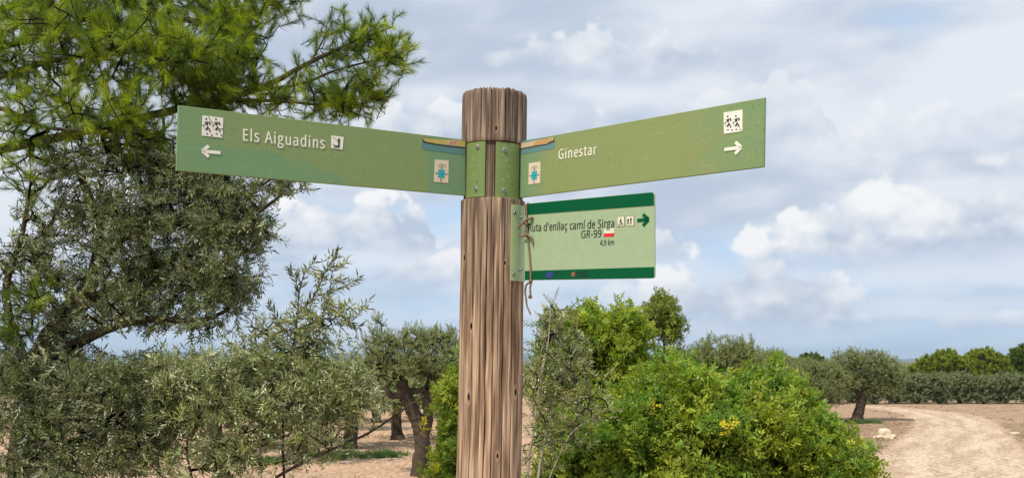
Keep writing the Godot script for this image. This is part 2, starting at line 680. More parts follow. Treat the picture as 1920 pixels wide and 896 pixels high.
func off_track(x: float, z: float) -> float:   # metres outside the track
	var d := -z
	if d > track[track.size() - 1][0]:
		return 1.0 + d - track[track.size() - 1][0]
	var e := track_edges(d)
	return maxf(e.x - x, x - e.y)

func ground_y(x: float, z: float) -> float:
	var r := Vector2(x, z).length()
	var y := 0.0
	if r > 62.0:
		y = -minf((r - 62.0) * 0.05, 1.2)
	var k := smoothstep(0.2, 1.2, off_track(x, z)) * smoothstep(70.0, 40.0, r)
	y += k * (0.035 * n_ground.get_noise_2d(x * 3.0, z * 3.0) + 0.02 * n_ground.get_noise_2d(x * 12.0, z * 12.0))
	return y

func ground_material(sd: int) -> StandardMaterial3D:
	var m := StandardMaterial3D.new()
	m.vertex_color_use_as_albedo = true
	m.roughness = 0.95
	m.metallic_specular = 0.15
	m.albedo_texture = noise_tex(0.035, 5, sd, [[0.0, Color(0.62, 0.60, 0.57)], [0.45, Color(0.84, 0.83, 0.82)], [0.62, Color(0.93, 0.93, 0.92)], [1.0, Color(1, 1, 1)]])
	m.uv1_triplanar = true
	m.uv1_world_triplanar = true
	m.uv1_scale = Vector3(0.45, 0.45, 0.45)
	m.normal_enabled = true
	m.normal_texture = noise_tex(0.05, 5, sd + 3, [], 512, true, 6.0)
	m.normal_scale = 0.8
	return m

func build_ground() -> void:
	n_ground = noise(0.4, 3, 77)
	for r in [[1100, 1450, 2330], [896, 1636, 1995], [860, 1650, 1925], [830, 1690, 1898], [805, 1722, 1876], [790, 1722, 1856], [781, 1710, 1834], [774, 1690, 1790], [768, 1660, 1728], [764, 1632, 1684], [761, 1602, 1638]]:
		var d: float = EYE * F / (r[0] - HY)
		track.append([d, (r[1] - CX) / F * d, (r[2] - CX) / F * d])
	track.insert(0, [-6.0, track[0][1] - 3.6, track[0][2] - 3.4])
	var xs := []
	var zs := []
	var x := -24.0
	while x <= 30.0:
		xs.append(x)
		x += 0.25 if x > -9.0 and x < 24.0 else 0.5
	var st := 1.0
	var a := -24.0
	var b := 30.5
	while b < 7000.0:
		st *= 1.3
		a -= st
		b += st
		xs.push_front(a)
		xs.append(b)
	var z := 6.0
	while z >= -62.0:
		zs.append(z)
		z -= 0.25 if z < -9.0 and z > -42.0 else 0.5
	st = 1.0
	a = 6.0
	b = -62.5
	while b > -7000.0:
		st *= 1.3
		a += st
		b -= st
		zs.push_front(a)
		zs.append(b)
	var mb := MB.new()
	var f := noise(0.25, 4, 5)
	var soil := Color(0.70, 0.465, 0.32)
	var dry := Color(0.50, 0.365, 0.25)
	var sand := Color(0.70, 0.53, 0.39)
	var verge := Color(0.315, 0.22, 0.148)
	for zz in zs:
		for xx in xs:
			mb.v.append(Vector3(xx, ground_y(xx, zz), zz))
			var w := f.get_noise_2d(xx, zz * 2.2)
			var w2 := f.get_noise_2d(xx * 5.0 + 40.0, zz * 9.0)
			var c := soil.lerp(dry, clampf(0.5 + 1.1 * w, 0, 1))
			c = c.lerp(sand, clampf(0.15 + 0.9 * w2, 0, 0.6))
			var o := off_track(xx, zz)
			c = c.lerp(verge.lerp(Color(0.48, 0.355, 0.25), clampf(0.4 + 1.2 * w2, 0, 1)), smoothstep(8.5, 5.5, o) * (0.85 if zz > -37.0 else 0.5))
			c = c.lerp(sand, smoothstep(0.4 + 0.6 * w2, 0.0, o))
			if absf(xx) > 60.0 or zz < -90.0:
				c = Color(0.13, 0.14, 0.06).lerp(Color(0.24, 0.21, 0.11), clampf(0.5 + w, 0, 1))
			mb.c.append(c)
	mb.grid(zs.size(), xs.size(), 0)
	for k in range(0, mb.i.size(), 3):      # rows run away from the camera
		var s := mb.i[k + 1]
		mb.i[k + 1] = mb.i[k + 2]
		mb.i[k + 2] = s
	mb.smooth_normals()
	if mb.n[0].y < 0.0:
		for k in range(0, mb.i.size(), 3):
			var s := mb.i[k + 1]
			mb.i[k + 1] = mb.i[k + 2]
			mb.i[k + 2] = s
		mb.smooth_normals()
	structure("ground", mb.mesh(ground_material(3)))
	# the dirt track: its own sheet, with worn wheel ruts and crumbling edges
	var tb := MB.new()
	var fe := noise(0.9, 4, 15)
	var rows := 0
	var across := 26
	var d := -5.0
	while d < track[track.size() - 1][0]:
		var e := track_edges(d)
		var wob := 0.28
		var l := e.x + wob * fe.get_noise_2d(d * 1.3, 0.0) + 0.1 * fe.get_noise_2d(d * 7.0, 5.0)
		var r := e.y + wob * fe.get_noise_2d(d * 1.3, 30.0) + 0.1 * fe.get_noise_2d(d * 7.0, 35.0)
		for k in across:
			var u := float(k) / (across - 1)
			var px := lerpf(l, r, u)
			var rut := exp(-pow((u - 0.27) / 0.1, 2.0)) + exp(-pow((u - 0.73) / 0.1, 2.0))
			var lip := 1.0 if k > 0 and k < across - 1 else 0.0
			tb.v.append(Vector3(px, -0.004 + lip * (0.026 - 0.014 * rut + 0.010 * fe.get_noise_2d(px * 3.0, d * 3.0)), -d))
			var g := clampf(0.5 + 0.8 * fe.get_noise_2d((px - l) * 2.2, d * 0.22 + 60.0) + 0.3 * fe.get_noise_2d(px * 5.0, d * 1.6 + 90.0) + 0.35 * (rut - 0.5), 0, 1)
			var c := Color(0.56, 0.425, 0.305).lerp(Color(0.78, 0.625, 0.485), smoothstep(0.1, 0.8, g))
			tb.c.append(c)
		rows += 1
		d += 0.16 if d > 9.0 else 0.5
	tb.grid(rows, across, 0)
	tb.smooth_normals()
	if tb.n[40].y < 0.0:
		for k in range(0, tb.i.size(), 3):
			var s := tb.i[k + 1]
			tb.i[k + 1] = tb.i[k + 2]
			tb.i[k + 2] = s
		tb.smooth_normals()
	structure("dirt_track", tb.mesh(ground_material(9)))
	# far hills beyond the plain
	var fh := noise(0.0011, 4, 8)
	for h in [[3800.0, 42.0, 0.0], [5200.0, 92.0, 50.0]]:
		var hb := MB.new()
		var cols := 240
		for r in 7:
			for s in cols:
				var az := lerpf(-1.25, 1.25, float(s) / (cols - 1))
				var rr: float = h[0] + r * 190.0
				var p := Vector3(sin(az) * rr, 0, -cos(az) * rr)
				var ridge := sin(PI * r / 6.0)
				var rise: float = clampf(0.35 + 1.2 * fh.get_noise_2d(p.x + h[2] * 90.0, p.z), 0.02, 1.2) * h[1]
				if az > -0.05:
					rise *= lerpf(1.0, 0.45, smoothstep(-0.05, 0.2, az))
				p.y = -6.0 + ridge * rise
				hb.v.append(p)
				var sh := 1.0 + 0.6 * fh.get_noise_2d(p.x * 9.0, p.z * 9.0)
				hb.c.append(Color(0.075 * sh, 0.095 * sh, 0.05 * sh))
		hb.grid(7, cols, 0)
		hb.smooth_normals()
		structure("hills", hb.mesh(m_vc))

# ---------------------------------------------------------------- signpost
var post_frame: Transform3D
const POST_R := 0.0950

func make_post() -> void:
	var low := P(916, 896, DPOST)
	var high := P(928, 160, DPOST + 0.0)
	var up := (high - low).normalized()
	up = (up + Vector3(0, 0, 0.02)).normalized()
	var z := (Vector3(0, 0, 1) - up * up.z).normalized()
	z = z.rotated(up, -atan2(916.0 - CX, F) * -1.0)
	var x := up.cross(z)
	# origin on the ground
	var mid := P(924, 420, DPOST)
	var o := mid - up * (mid.y / up.y)
	post_frame = Transform3D(Basis(x, up, z), o)

func post_h(py: float) -> float:    # height along the post's front of a row of the photograph
	var fr := post_frame
	var c := fr.origin + fr.basis.z * POST_R
	var p := ray_plane(924.0, py, c, fr.basis.z)
	return (p - fr.origin).dot(fr.basis.y)

func build_post() -> void:
	make_post()
	var root := thing("wooden_post", "weathered round wooden post with a notched neck that carries the green signs", "post", post_frame.origin)
	root.transform = post_frame
	var h_top := post_h(160) - 0.004
	var h_n1 := post_h(262)
	var h_n0 := post_h(370)
	var fa := noise(1.0, 4, 4)
	var fb := noise(1.0, 3, 9)
	# long cracks: angle from the front, start, end, width, depth
	var cracks := [[-0.60, 0.0, h_n0 - 0.25, 0.0028, 0.010], [-0.13, 0.0, h_n0 - 0.03, 0.0034, 0.014], [0.10, 0.0, h_n0 - 0.12, 0.0026, 0.009], [0.42, 0.0, h_n0, 0.0032, 0.012], [0.73, 0.0, h_n0, 0.0030, 0.010], [1.05, 0.0, h_n0 - 0.2, 0.0024, 0.008],
		[-0.30, h_n0 - 0.75, h_n0 - 0.1, 0.0020, 0.006], [-0.92, h_n0 - 0.9, h_n0 - 0.05, 0.0022, 0.006], [0.25, h_n0 - 0.5, h_n0, 0.0018, 0.006], [0.58, h_n0 - 0.7, h_n0 - 0.2, 0.0018, 0.005],
		[-0.40, h_n1, h_top + 0.1, 0.0034, 0.012], [-0.05, h_n1, h_top + 0.1, 0.0024, 0.008], [0.16, h_n1 + 0.03, h_top + 0.1, 0.0022, 0.008], [0.36, h_n1, h_top + 0.1, 0.0026, 0.010], [0.62, h_n1 + 0.02, h_top + 0.1, 0.0022, 0.008], [0.82, h_n1, h_top + 0.1, 0.0022, 0.008], [-0.75, h_n1 + 0.04, h_top + 0.1, 0.0018, 0.006], [1.1, h_n1, h_top + 0.1, 0.0022, 0.007], [-1.05, h_n1, h_top + 0.1, 0.002, 0.006], [0.5, h_n1, h_top + 0.1, 0.0018, 0.006], [0.05, h_n0, h_n1, 0.0022, 0.008], [-0.02, h_n0 - 0.1, h_n1 - 0.07, 0.002, 0.007]]
	var rngc := RandomNumberGenerator.new()
	rngc.seed = 3
	for k in 14:
		cracks.append([rngc.randf_range(1.3, TAU - 1.3), 0.0, h_top + 0.1, rngc.randf_range(0.002, 0.0034), rngc.randf_range(0.006, 0.012)])
	for k in 7:      # short checks
		var hh := rngc.randf_range(h_n0 - 1.1, h_n0 - 0.1)
		cracks.append([rngc.randf_range(-1.4, 1.4), hh, hh + rngc.randf_range(0.05, 0.22), rngc.randf_range(0.0012, 0.002), rngc.randf_range(0.003, 0.006)])
	var knots := [[-0.68, post_h(746), 0.013], [-0.62, post_h(612), 0.012], [0.95, post_h(736), 0.012], [0.10, post_h(240), 0.009], [0.30, post_h(855), 0.008], [0.45, post_h(492), 0.007], [-0.98, post_h(482), 0.012]]
	var hs := []
	var h := 0.0
	while h < h_top:
		hs.append(h)
		if h < post_h(1000):
			h += 0.08
		elif absf(h - h_n0) < 0.012 or absf(h - h_n1) < 0.012 or h > h_top - 0.03:
			h += 0.0018
		else:
			h += 0.006
	var mb := MB.new()
	var cols := 361
	var rows := hs.size()
	for k in rows:
		var y: float = hs[k]
		for s in cols:
			# finer towards the front
			var u := float(s % (cols - 1)) / (cols - 1) * 2.0 - 1.0
			var a := PI * (0.62 * u + 0.38 * u * u * u)
			var ca := cos(a)
			var sa := sin(a)
			var r := POST_R * (1.045 - 0.05 * smoothstep(0.8, h_n0, y))
			r += 0.0035 * fb.get_noise_3d(ca * 1.3, y * 1.1, sa * 1.3) + 0.0007 * fb.get_noise_3d(ca * 5.0, y * 1.5, sa * 5.0)
			# wandering grain
			var wob := 0.05 * fb.get_noise_2d(y * 1.1, 3.0) + 0.006 * fb.get_noise_2d(y * 6.0, 9.0)
			var ga := a - wob
			var gx := cos(ga)
			var gz := sin(ga)
			var fine := fa.get_noise_3d(gx * 19.0, y * 1.6, gz * 19.0)
			var finer := fa.get_noise_3d(gx * 52.0, y * 3.0 + 20.0, gz * 52.0)
			r += 0.00045 * fine + 0.0003 * finer
			var dark := 0.0
			for c in cracks:
				if y < c[1] - 0.04 or y > c[2] + 0.04:
					continue
				var cw: float = c[0] + 0.022 * fb.get_noise_2d(y * 1.6, float(c[0]) * 37.0) + 0.006 * fb.get_noise_2d(y * 12.0, float(c[0]) * 53.0)
				var off := absf(wrapf(ga - cw, -PI, PI)) * POST_R
				if off > 0.012:
					continue
				var live := smoothstep(c[1] - 0.04, c[1] + 0.06, y) * smoothstep(c[2] + 0.04, c[2] - 0.06, y) * (0.75 + 0.5 * fb.get_noise_2d(y * 4.0, float(c[0]) * 11.0))
				var g := exp(-pow(off / (float(c[3]) * 0.46), 2.0)) * live
				r -= float(c[4]) * g * 0.42
				dark = maxf(dark, g)
			var kn := 0.0
			for c in knots:
				var dx := wrapf(a - c[0], -PI, PI) * POST_R
				var dy: float = (y - c[1]) * 0.45
				var dd: float = sqrt(dx * dx + dy * dy) / c[2]
				if dd < 2.0:
					kn = maxf(kn, exp(-dd * dd * 2.2))
					r -= 0.004 * exp(-dd * dd * 9.0)
			r += 0.002 * kn
			# the neck
			if y > h_n0 and y < h_n1:
				r -= 0.0075 * smoothstep(0.0, 0.003, y - h_n0) * smoothstep(0.0, 0.003, h_n1 - y)
			else:
				if y >= h_n1:
					r -= 0.003 * exp(-(y - h_n1) / 0.004) * (1.0 + fine)
			var cap := y - (h_top - 0.02)
			var yy := y
			if cap > 0.0:
				r -= 0.0045 * pow(cap / 0.02, 3.0)
				yy += 0.007 * fa.get_noise_2d(gx * 12.0, gz * 12.0 + 5.0) * cap / 0.02 - 0.006 * dark * cap / 0.02
			mb.v.append(Vector3(r * sa, yy, r * ca))
			# wood: silver grey and dark where it has weathered, warm brown below
			var grey := smoothstep(h_n0 - 0.55, h_n1, y + 0.16 * fb.get_noise_3d(ca * 2.0, y * 3.0, sa * 2.0))
			var streak := clampf(0.55 + 0.20 * fine + 0.35 * finer + 0.55 * fb.get_noise_3d(gx * 4.0, y * 1.6, gz * 4.0), 0, 1)
			var warm := Color(0.36, 0.225, 0.135).lerp(Color(0.72, 0.505, 0.340), streak)
			var cold := Color(0.125, 0.098, 0.082).lerp(Color(0.32, 0.258, 0.212), streak)
			var col := warm.lerp(cold, grey * 0.88)
			var patch := fb.get_noise_3d(ca * 5.5 + 5.0, y * 3.4, sa * 5.5)
			col = col.lerp(Color(0.82, 0.62, 0.44), clampf(patch * 1.7, 0, 0.8) * (1.0 - 0.35 * grey))
			col = col.lerp(Color(0.16, 0.095, 0.060), clampf(-patch * 1.5, 0, 0.6))
			if y > h_n0 and y < h_n1:
				col = col.lerp(Color(0.10, 0.072, 0.055), 0.62)
			col = col.lerp(Color(0.50, 0.37, 0.24), clampf(kn * 1.2 - 0.45, 0, 0.45))
			col = col.lerp(Color(0.06, 0.035, 0.025), maxf(dark * 0.5, clampf(kn * 2.6 - 1.75, 0, 0.85)))
			mb.c.append(col)
			mb.t.append(Vector2(float(s) / (cols - 1), clampf((h_top + 0.03 - y) / 1.45, 0, 1)))
	mb.grid(rows, cols, 0)
	# the sawn top
	var k0 := (rows - 1) * cols
	var rim := mb.v.size()
	for q in [0.8, 0.5, 0.2, 0.0]:
		for s in cols:
			var p := mb.v[k0 + s]
			mb.v.append(Vector3(p.x * q, p.y + 0.002 * fa.get_noise_2d(p.x * 300.0 * q, p.z * 300.0 * q), p.z * q))
			mb.c.append(Color(0.17, 0.13, 0.10))
			mb.t.append(Vector2(float(s) / (cols - 1), 0.0))
	for r in 4:
		for s in cols - 1:
			var q0 := (k0 if r == 0 else rim + (r - 1) * cols) + s
			var q1 := rim + r * cols + s
			mb.i.append(q0); mb.i.append(q1 + 1); mb.i.append(q0 + 1)
			mb.i.append(q0); mb.i.append(q1); mb.i.append(q1 + 1)
	mb.smooth_normals()
	for k in rows:
		var q := k * cols
		var nn := (mb.n[q] + mb.n[q + cols - 1]).normalized()
		mb.n[q] = nn
		mb.n[q + cols - 1] = nn
	var out := 0.0
	for q in range(0, mb.n.size() / 2, 50):
		out += mb.n[q].dot(Vector3(mb.v[q].x, 0, mb.v[q].z))
	if out < 0.0:
		for q in range(0, mb.i.size(), 3):
			var s := mb.i[q + 1]
			mb.i[q + 1] = mb.i[q + 2]
			mb.i[q + 2] = s
		for q in mb.n.size():
			mb.n[q] = -mb.n[q]
	var m := StandardMaterial3D.new()
	m.vertex_color_use_as_albedo = true
	m.roughness = 0.85
	m.metallic_specular = 0.25
	m.albedo_texture = wood_texture(cracks, knots, h_top, h_n0, h_n1, fb)
	m.texture_repeat = false
	part("shaft", mb.mesh(m), root)

func noise_bytes(w: int, h: int, freq: float, sd: int, W: int, H: int) -> PackedByteArray:
	var im := noise(freq, 4, sd).get_image(w, h, false, false, true)
	im.convert(Image.FORMAT_L8)
	im.resize(W, H, Image.INTERPOLATE_CUBIC)
	return im.get_data()

# grain, hair cracks and knots of the old wood: columns run round the post, rows down from its top
func wood_texture(cracks: Array, knots: Array, h_top: float, h_n0: float, h_n1: float, fb: FastNoiseLite) -> ImageTexture:
	var W := 1536
	var H := 1280
	var grain_a := noise_bytes(W, 40, 0.16, 301, W, H)
	var grain_b := noise_bytes(W / 2, 14, 0.10, 302, W, H)
	var broad := noise_bytes(200, 60, 0.05, 303, W, H)
	var out := PackedByteArray()
	out.resize(W * H)
	for k in W * H:
		var g := (grain_a[k] - 128) * 0.40 + (grain_b[k] - 128) * 0.24 + (broad[k] - 128) * 0.42
		out[k] = clampi(205 + int(g), 70, 255)
	# the inverse of the angle's spacing
	var ang := PackedFloat32Array()
	for k in W:
		var u := float(k) / (W - 1) * 2.0 - 1.0
		ang.append(PI * (0.62 * u + 0.38 * u * u * u))
	var rng := RandomNumberGenerator.new()
	rng.seed = 88
	var lines := cracks.duplicate()
	for k in 170:      # hair cracks
		var hh := rng.randf_range(h_top - 1.4, h_top)
		if hh > h_n0 and hh < h_n1:
			continue
		var cut := h_top + 0.1 if hh >= h_n1 else h_n0
		lines.append([rng.randf_range(-1.6, 1.6), hh, minf(hh + rng.randf_range(0.04, 0.3), cut), rng.randf_range(0.0004, 0.0010), 0.0])
	for r in H:
		var y := h_top + 0.03 - (r + 0.5) / H * 1.45
		var wob := 0.05 * fb.get_noise_2d(y * 1.1, 3.0) + 0.006 * fb.get_noise_2d(y * 6.0, 9.0)
		for c in lines:
			if y < c[1] - 0.02 or y > c[2] + 0.02:
				continue
			var cw: float = c[0] + 0.022 * fb.get_noise_2d(y * 1.6, float(c[0]) * 37.0) + 0.006 * fb.get_noise_2d(y * 12.0, float(c[0]) * 53.0) + wob
			if absf(cw) > 2.2:
				continue
			var live := smoothstep(c[1] - 0.02, c[1] + 0.05, y) * smoothstep(c[2] + 0.02, c[2] - 0.05, y) * (0.7 + 0.6 * fb.get_noise_2d(y * 5.0, float(c[0]) * 19.0))
			var wide: float = float(c[3]) * (0.52 if c[4] > 0.0085 else 0.36 if c[4] > 0.0 else 0.5)
			# column of this angle: few Newton steps
			var u := cw / PI / 0.8
			for q in 4:
				u -= (PI * (0.62 * u + 0.38 * u * u * u) - cw) / (PI * (0.62 + 1.14 * u * u))
			var k0 := int((u + 1.0) * 0.5 * (W - 1))
			for k in range(maxi(k0 - 6, 0), mini(k0 + 7, W)):
				var off := absf(ang[k] - cw) * POST_R
				var g := exp(-pow(off / wide, 2.0)) * clampf(live, 0, 1) * (0.92 if c[4] > 0.0 else 0.55)
				# a pale worn lip beside the deeper cracks
				var v := float(out[r * W + k])
				if c[4] > 0.0:
					v += 26.0 * exp(-pow((off - wide * 2.4) / wide, 2.0)) * live
				out[r * W + k] = clampi(int(lerpf(v, 42.0, g)), 30, 255)
	for c in knots:
		var r0 := int((h_top + 0.03 - c[1]) / 1.45 * H)
		for r in range(maxi(r0 - 60, 0), mini(r0 + 61, H)):
			var y := h_top + 0.03 - (r + 0.5) / H * 1.45
			for k in W:
				var dx: float = (ang[k] - c[0]) * POST_R
				if absf(dx) > 0.03:
					continue
				var dy: float = (y - c[1]) * 0.42
				var dd: float = sqrt(dx * dx + dy * dy) / (float(c[2]) * 0.42)
				if dd < 3.0:
					var v := float(out[r * W + k])
					v = lerpf(v, 250.0, 0.55 * exp(-pow(dd - 1.5, 2.0) * 3.0))
					v = lerpf(v, 45.0, smoothstep(0.95, 0.5, dd))
					out[r * W + k] = int(v)
	var im := Image.create_from_data(W, H, false, Image.FORMAT_L8, out)
	im.convert(Image.FORMAT_RGB8)
	return ImageTexture.create_from_image(im)

# a frame in the plane of a sign: x to the right, y up, z to the viewer
func sign_frame(xi: float, yi: float, di: float, xo: float, yo: float, dout: float) -> Transform3D:
	var a := P(xi, yi, di)
	var b := P(xo, yo, dout)
	var x := (a - b) if xi > xo else (b - a)
	x = x.normalized()
	var up := post_frame.basis.y
	var z := x.cross(up).normalized()
	var y := z.cross(x)
	return Transform3D(Basis(x, y, z), a)

func on(fr: Transform3D, px: float, py: float) -> Vector2:
	var p := fr.affine_inverse() * ray_plane(px, py, fr.origin, fr.basis.z)
	return Vector2(p.x, p.y)

# an outline extruded between two heights of a frame, front edge bevelled
func slab(poly: PackedVector2Array, z0: float, z1: float, bev: float, m: Material, uvbox := Rect2()) -> ArrayMesh:
	var b := MB.new()
	if Geometry2D.is_polygon_clockwise(poly):
		poly.reverse()
	var inner := poly
	if bev > 0.0:
		var o := Geometry2D.offset_polygon(poly, -bev, Geometry2D.JOIN_MITER)
		if o.size() == 1 and o[0].size() == poly.size():
			inner = o[0]
			if Geometry2D.is_polygon_clockwise(inner):
				inner.reverse()
			# the same starting corner
			var best := 0
			for k in inner.size():
				if inner[k].distance_to(poly[0]) < inner[best].distance_to(poly[0]):
					best = k
			inner = inner.slice(best) + inner.slice(0, best)
	var box := uvbox
	if box.size == Vector2.ZERO:
		box = Rect2(poly[0], Vector2.ZERO)
		for p in poly:
			box = box.expand(p)
	var tr := Geometry2D.triangulate_polygon(inner)
	var white := Color(1, 1, 1)
	for k in range(0, tr.size(), 3):
		var q := b.v.size()
		b.tri(Vector3(inner[tr[k]].x, inner[tr[k]].y, z1), Vector3(inner[tr[k + 1]].x, inner[tr[k + 1]].y, z1), Vector3(inner[tr[k + 2]].x, inner[tr[k + 2]].y, z1), white, Vector3(0, 0, 1))
		b.tri(Vector3(poly[tr[k]].x, poly[tr[k]].y, z0), Vector3(poly[tr[k + 1]].x, poly[tr[k + 1]].y, z0), Vector3(poly[tr[k + 2]].x, poly[tr[k + 2]].y, z0), white, Vector3(0, 0, -1))
	for k in poly.size():
		var j := (k + 1) % poly.size()
		var e := poly[j] - poly[k]
		var o := Vector3(e.y, -e.x, 0).normalized()
		var zb := z1 - bev
		b.quad(Vector3(poly[k].x, poly[k].y, z0), Vector3(poly[j].x, poly[j].y, z0), Vector3(poly[j].x, poly[j].y, zb), Vector3(poly[k].x, poly[k].y, zb), white, o)
		if inner != poly:
			b.quad(Vector3(poly[k].x, poly[k].y, zb), Vector3(poly[j].x, poly[j].y, zb), Vector3(inner[j].x, inner[j].y, z1), Vector3(inner[k].x, inner[k].y, z1), white, o + Vector3(0, 0, 1))
	for k in b.v.size():
		b.t[k] = Vector2((b.v[k].x - box.position.x) / box.size.x, 1.0 - (b.v[k].y - box.position.y) / box.size.y)
	return b.mesh(m)

func poly_on(fr: Transform3D, pts: Array) -> PackedVector2Array:
	var out := PackedVector2Array()
	for p in pts:
		out.append(on(fr, p[0], p[1]))
	return out

# a stroke as an outline
func stroke(a: Vector2, b: Vector2, w: float, w2 := -1.0) -> PackedVector2Array:
	var n := (b - a).orthogonal().normalized()
	var e := w2 if w2 >= 0.0 else w
	return PackedVector2Array([a - n * w * 0.5, b - n * e * 0.5, b + n * e * 0.5, a + n * w * 0.5])

func disc(c: Vector2, r: float, n := 12, sy := 1.0) -> PackedVector2Array:
	var out := PackedVector2Array()
	for k in n:
		out.append(c + Vector2(cos(TAU * k / n), sin(TAU * k / n) * sy) * r)
	return out

func shapes_mesh(list: Array, z0: float, z1: float, m: Material) -> ArrayMesh:
	var st := SurfaceTool.new()
	st.begin(Mesh.PRIMITIVE_TRIANGLES)
	for p in list:
		st.append_from(slab(p, z0, z1, 0.0, m), 0, Transform3D())
	st.set_material(m)
	return st.commit()

func lettering(called: String, text: String, fr: Transform3D, a: Array, b: Array, cap: float, bold: bool, gap: int, z: float, m: Material, parent: Node, deep := 0.0012) -> void:
	# text from the left end a to the right end b of its baseline, cap height in pixels at a
	var f := SystemFont.new()
	f.font_names = PackedStringArray(["Droid Sans"])
	f.font_weight = 700 if bold else 400
	var v := FontVariation.new()
	v.base_font = f
	v.spacing_glyph = gap
	v.variation_embolden = 0.0 if bold else 0.1
	var t := TextMesh.new()
	t.font = v
	t.text = text
	t.font_size = 64
	t.depth = deep
	t.curve_step = 1.5
	t.pixel_size = 0.001
	t.horizontal_alignment = HORIZONTAL_ALIGNMENT_LEFT
	t.vertical_alignment = VERTICAL_ALIGNMENT_BOTTOM
	t.material = m
	var p := on(fr, a[0], a[1])
	var q := on(fr, b[0], b[1])
	var up := on(fr, a[0], a[1] - cap)
	var box := t.get_aabb()
	var sx := p.distance_to(q) / box.size.x
	var o := part(called, t, parent)
	var ang := (q - p).angle()
	# the baseline of the mesh: measured with a letter that stands on it
	var probe := TextMesh.new()
	probe.font = v
	probe.text = "E"
	probe.font_size = 64
	probe.pixel_size = 0.001
	probe.depth = deep
	probe.vertical_alignment = VERTICAL_ALIGNMENT_BOTTOM
	probe.horizontal_alignment = HORIZONTAL_ALIGNMENT_LEFT
	var base_y := probe.get_aabb().position.y
	var sy := p.distance_to(up) / probe.get_aabb().size.y
	var bs := Basis(Vector3(0, 0, 1), ang) * Basis.from_scale(Vector3(sx, sy, 1))
	o.transform = Transform3D(bs, Vector3(p.x, p.y, z) - bs * Vector3(box.position.x, base_y, 0))

# sheet metal bent round the post
func bracket_mesh(a0: float, a1: float, h0: float, h1: float, r: float, thick: float, m: Material) -> ArrayMesh:
	var b := MB.new()
	var n := 14
	for k in n:
		var s := lerpf(a0, a1, float(k) / n)
		var e := lerpf(a0, a1, float(k + 1) / n)
		var p := Vector3(sin(s), 0, cos(s))
		var q := Vector3(sin(e), 0, cos(e))
		var up0 := Vector3(0, h0, 0)
		var up1 := Vector3(0, h1, 0)
		var g := (p + q).normalized()
		var w := Color(1, 1, 1)
		var ro := r + thick
		b.quad(p * ro + up0, q * ro + up0, q * ro + up1, p * ro + up1, w, g)
		b.quad(p * r + up0, q * r + up0, q * r + up1, p * r + up1, w, -g)
		b.quad(p * r + up1, q * r + up1, q * ro + up1, p * ro + up1, w, Vector3.UP)
		b.quad(p * r + up0, q * r + up0, q * ro + up0, p * ro + up0, w, Vector3.DOWN)
		if k == 0:
			b.quad(p * r + up0, p * ro + up0, p * ro + up1, p * r + up1, w, p - q)
		if k == n - 1:
			b.quad(q * r + up0, q * ro + up0, q * ro + up1, q * r + up1, w, q - p)
	for k in b.v.size():
		var a := atan2(b.v[k].x, b.v[k].z)
		b.t[k] = Vector2((a - a0) / (a1 - a0), (h1 - b.v[k].y) / (h1 - h0))
	return b.mesh(m)

var screw_mesh: ArrayMesh
var socket_mesh: ArrayMesh

func make_screw() -> void:
	var b := MB.new()
	var pr := [[0.0062, 0.0], [0.0068, 0.0008], [0.0068, 0.0012], [0.0042, 0.0016], [0.0042, 0.0042], [0.0036, 0.0050], [0.0022, 0.0050]]
	var n := 20
	for k in pr.size() - 1:
		for s in n:
			var a := TAU * s / n
			var e := TAU * (s + 1) / n
			var p0 := Vector3(cos(a) * pr[k][0], sin(a) * pr[k][0], pr[k][1])
			var p1 := Vector3(cos(e) * pr[k][0], sin(e) * pr[k][0], pr[k][1])
			var p2 := Vector3(cos(e) * pr[k + 1][0], sin(e) * pr[k + 1][0], pr[k + 1][1])
			var p3 := Vector3(cos(a) * pr[k + 1][0], sin(a) * pr[k + 1][0], pr[k + 1][1])
			b.quad(p0, p1, p2, p3, Color(1, 1, 1), Vector3(cos((a + e) / 2), sin((a + e) / 2), 0.6))
	screw_mesh = b.mesh(plain(srgb(0.42, 0.42, 0.40), 0.42, 0.85))
	var c := MB.new()
	for s in 6:
		var a := TAU * s / 6
		var e := TAU * (s + 1) / 6
		c.tri(Vector3(0, 0, 0.0028), Vector3(cos(a), sin(a), 0) * 0.0024 + Vector3(0, 0, 0.0028), Vector3(cos(e), sin(e), 0) * 0.0024 + Vector3(0, 0, 0.0028), Color(1, 1, 1), Vector3(0, 0, 1))
	socket_mesh = c.mesh(plain(srgb(0.02, 0.02, 0.02), 0.6))

func screw_on(root: Node3D, a: float, h: float, r: float) -> void:
	var s := part("screw", screw_mesh, root)
	var w := post_frame * Transform3D(Basis(Vector3.UP, a), Vector3(sin(a) * r, h, cos(a) * r))
	s.transform = root.transform.affine_inverse() * w
	part("socket", socket_mesh, s)

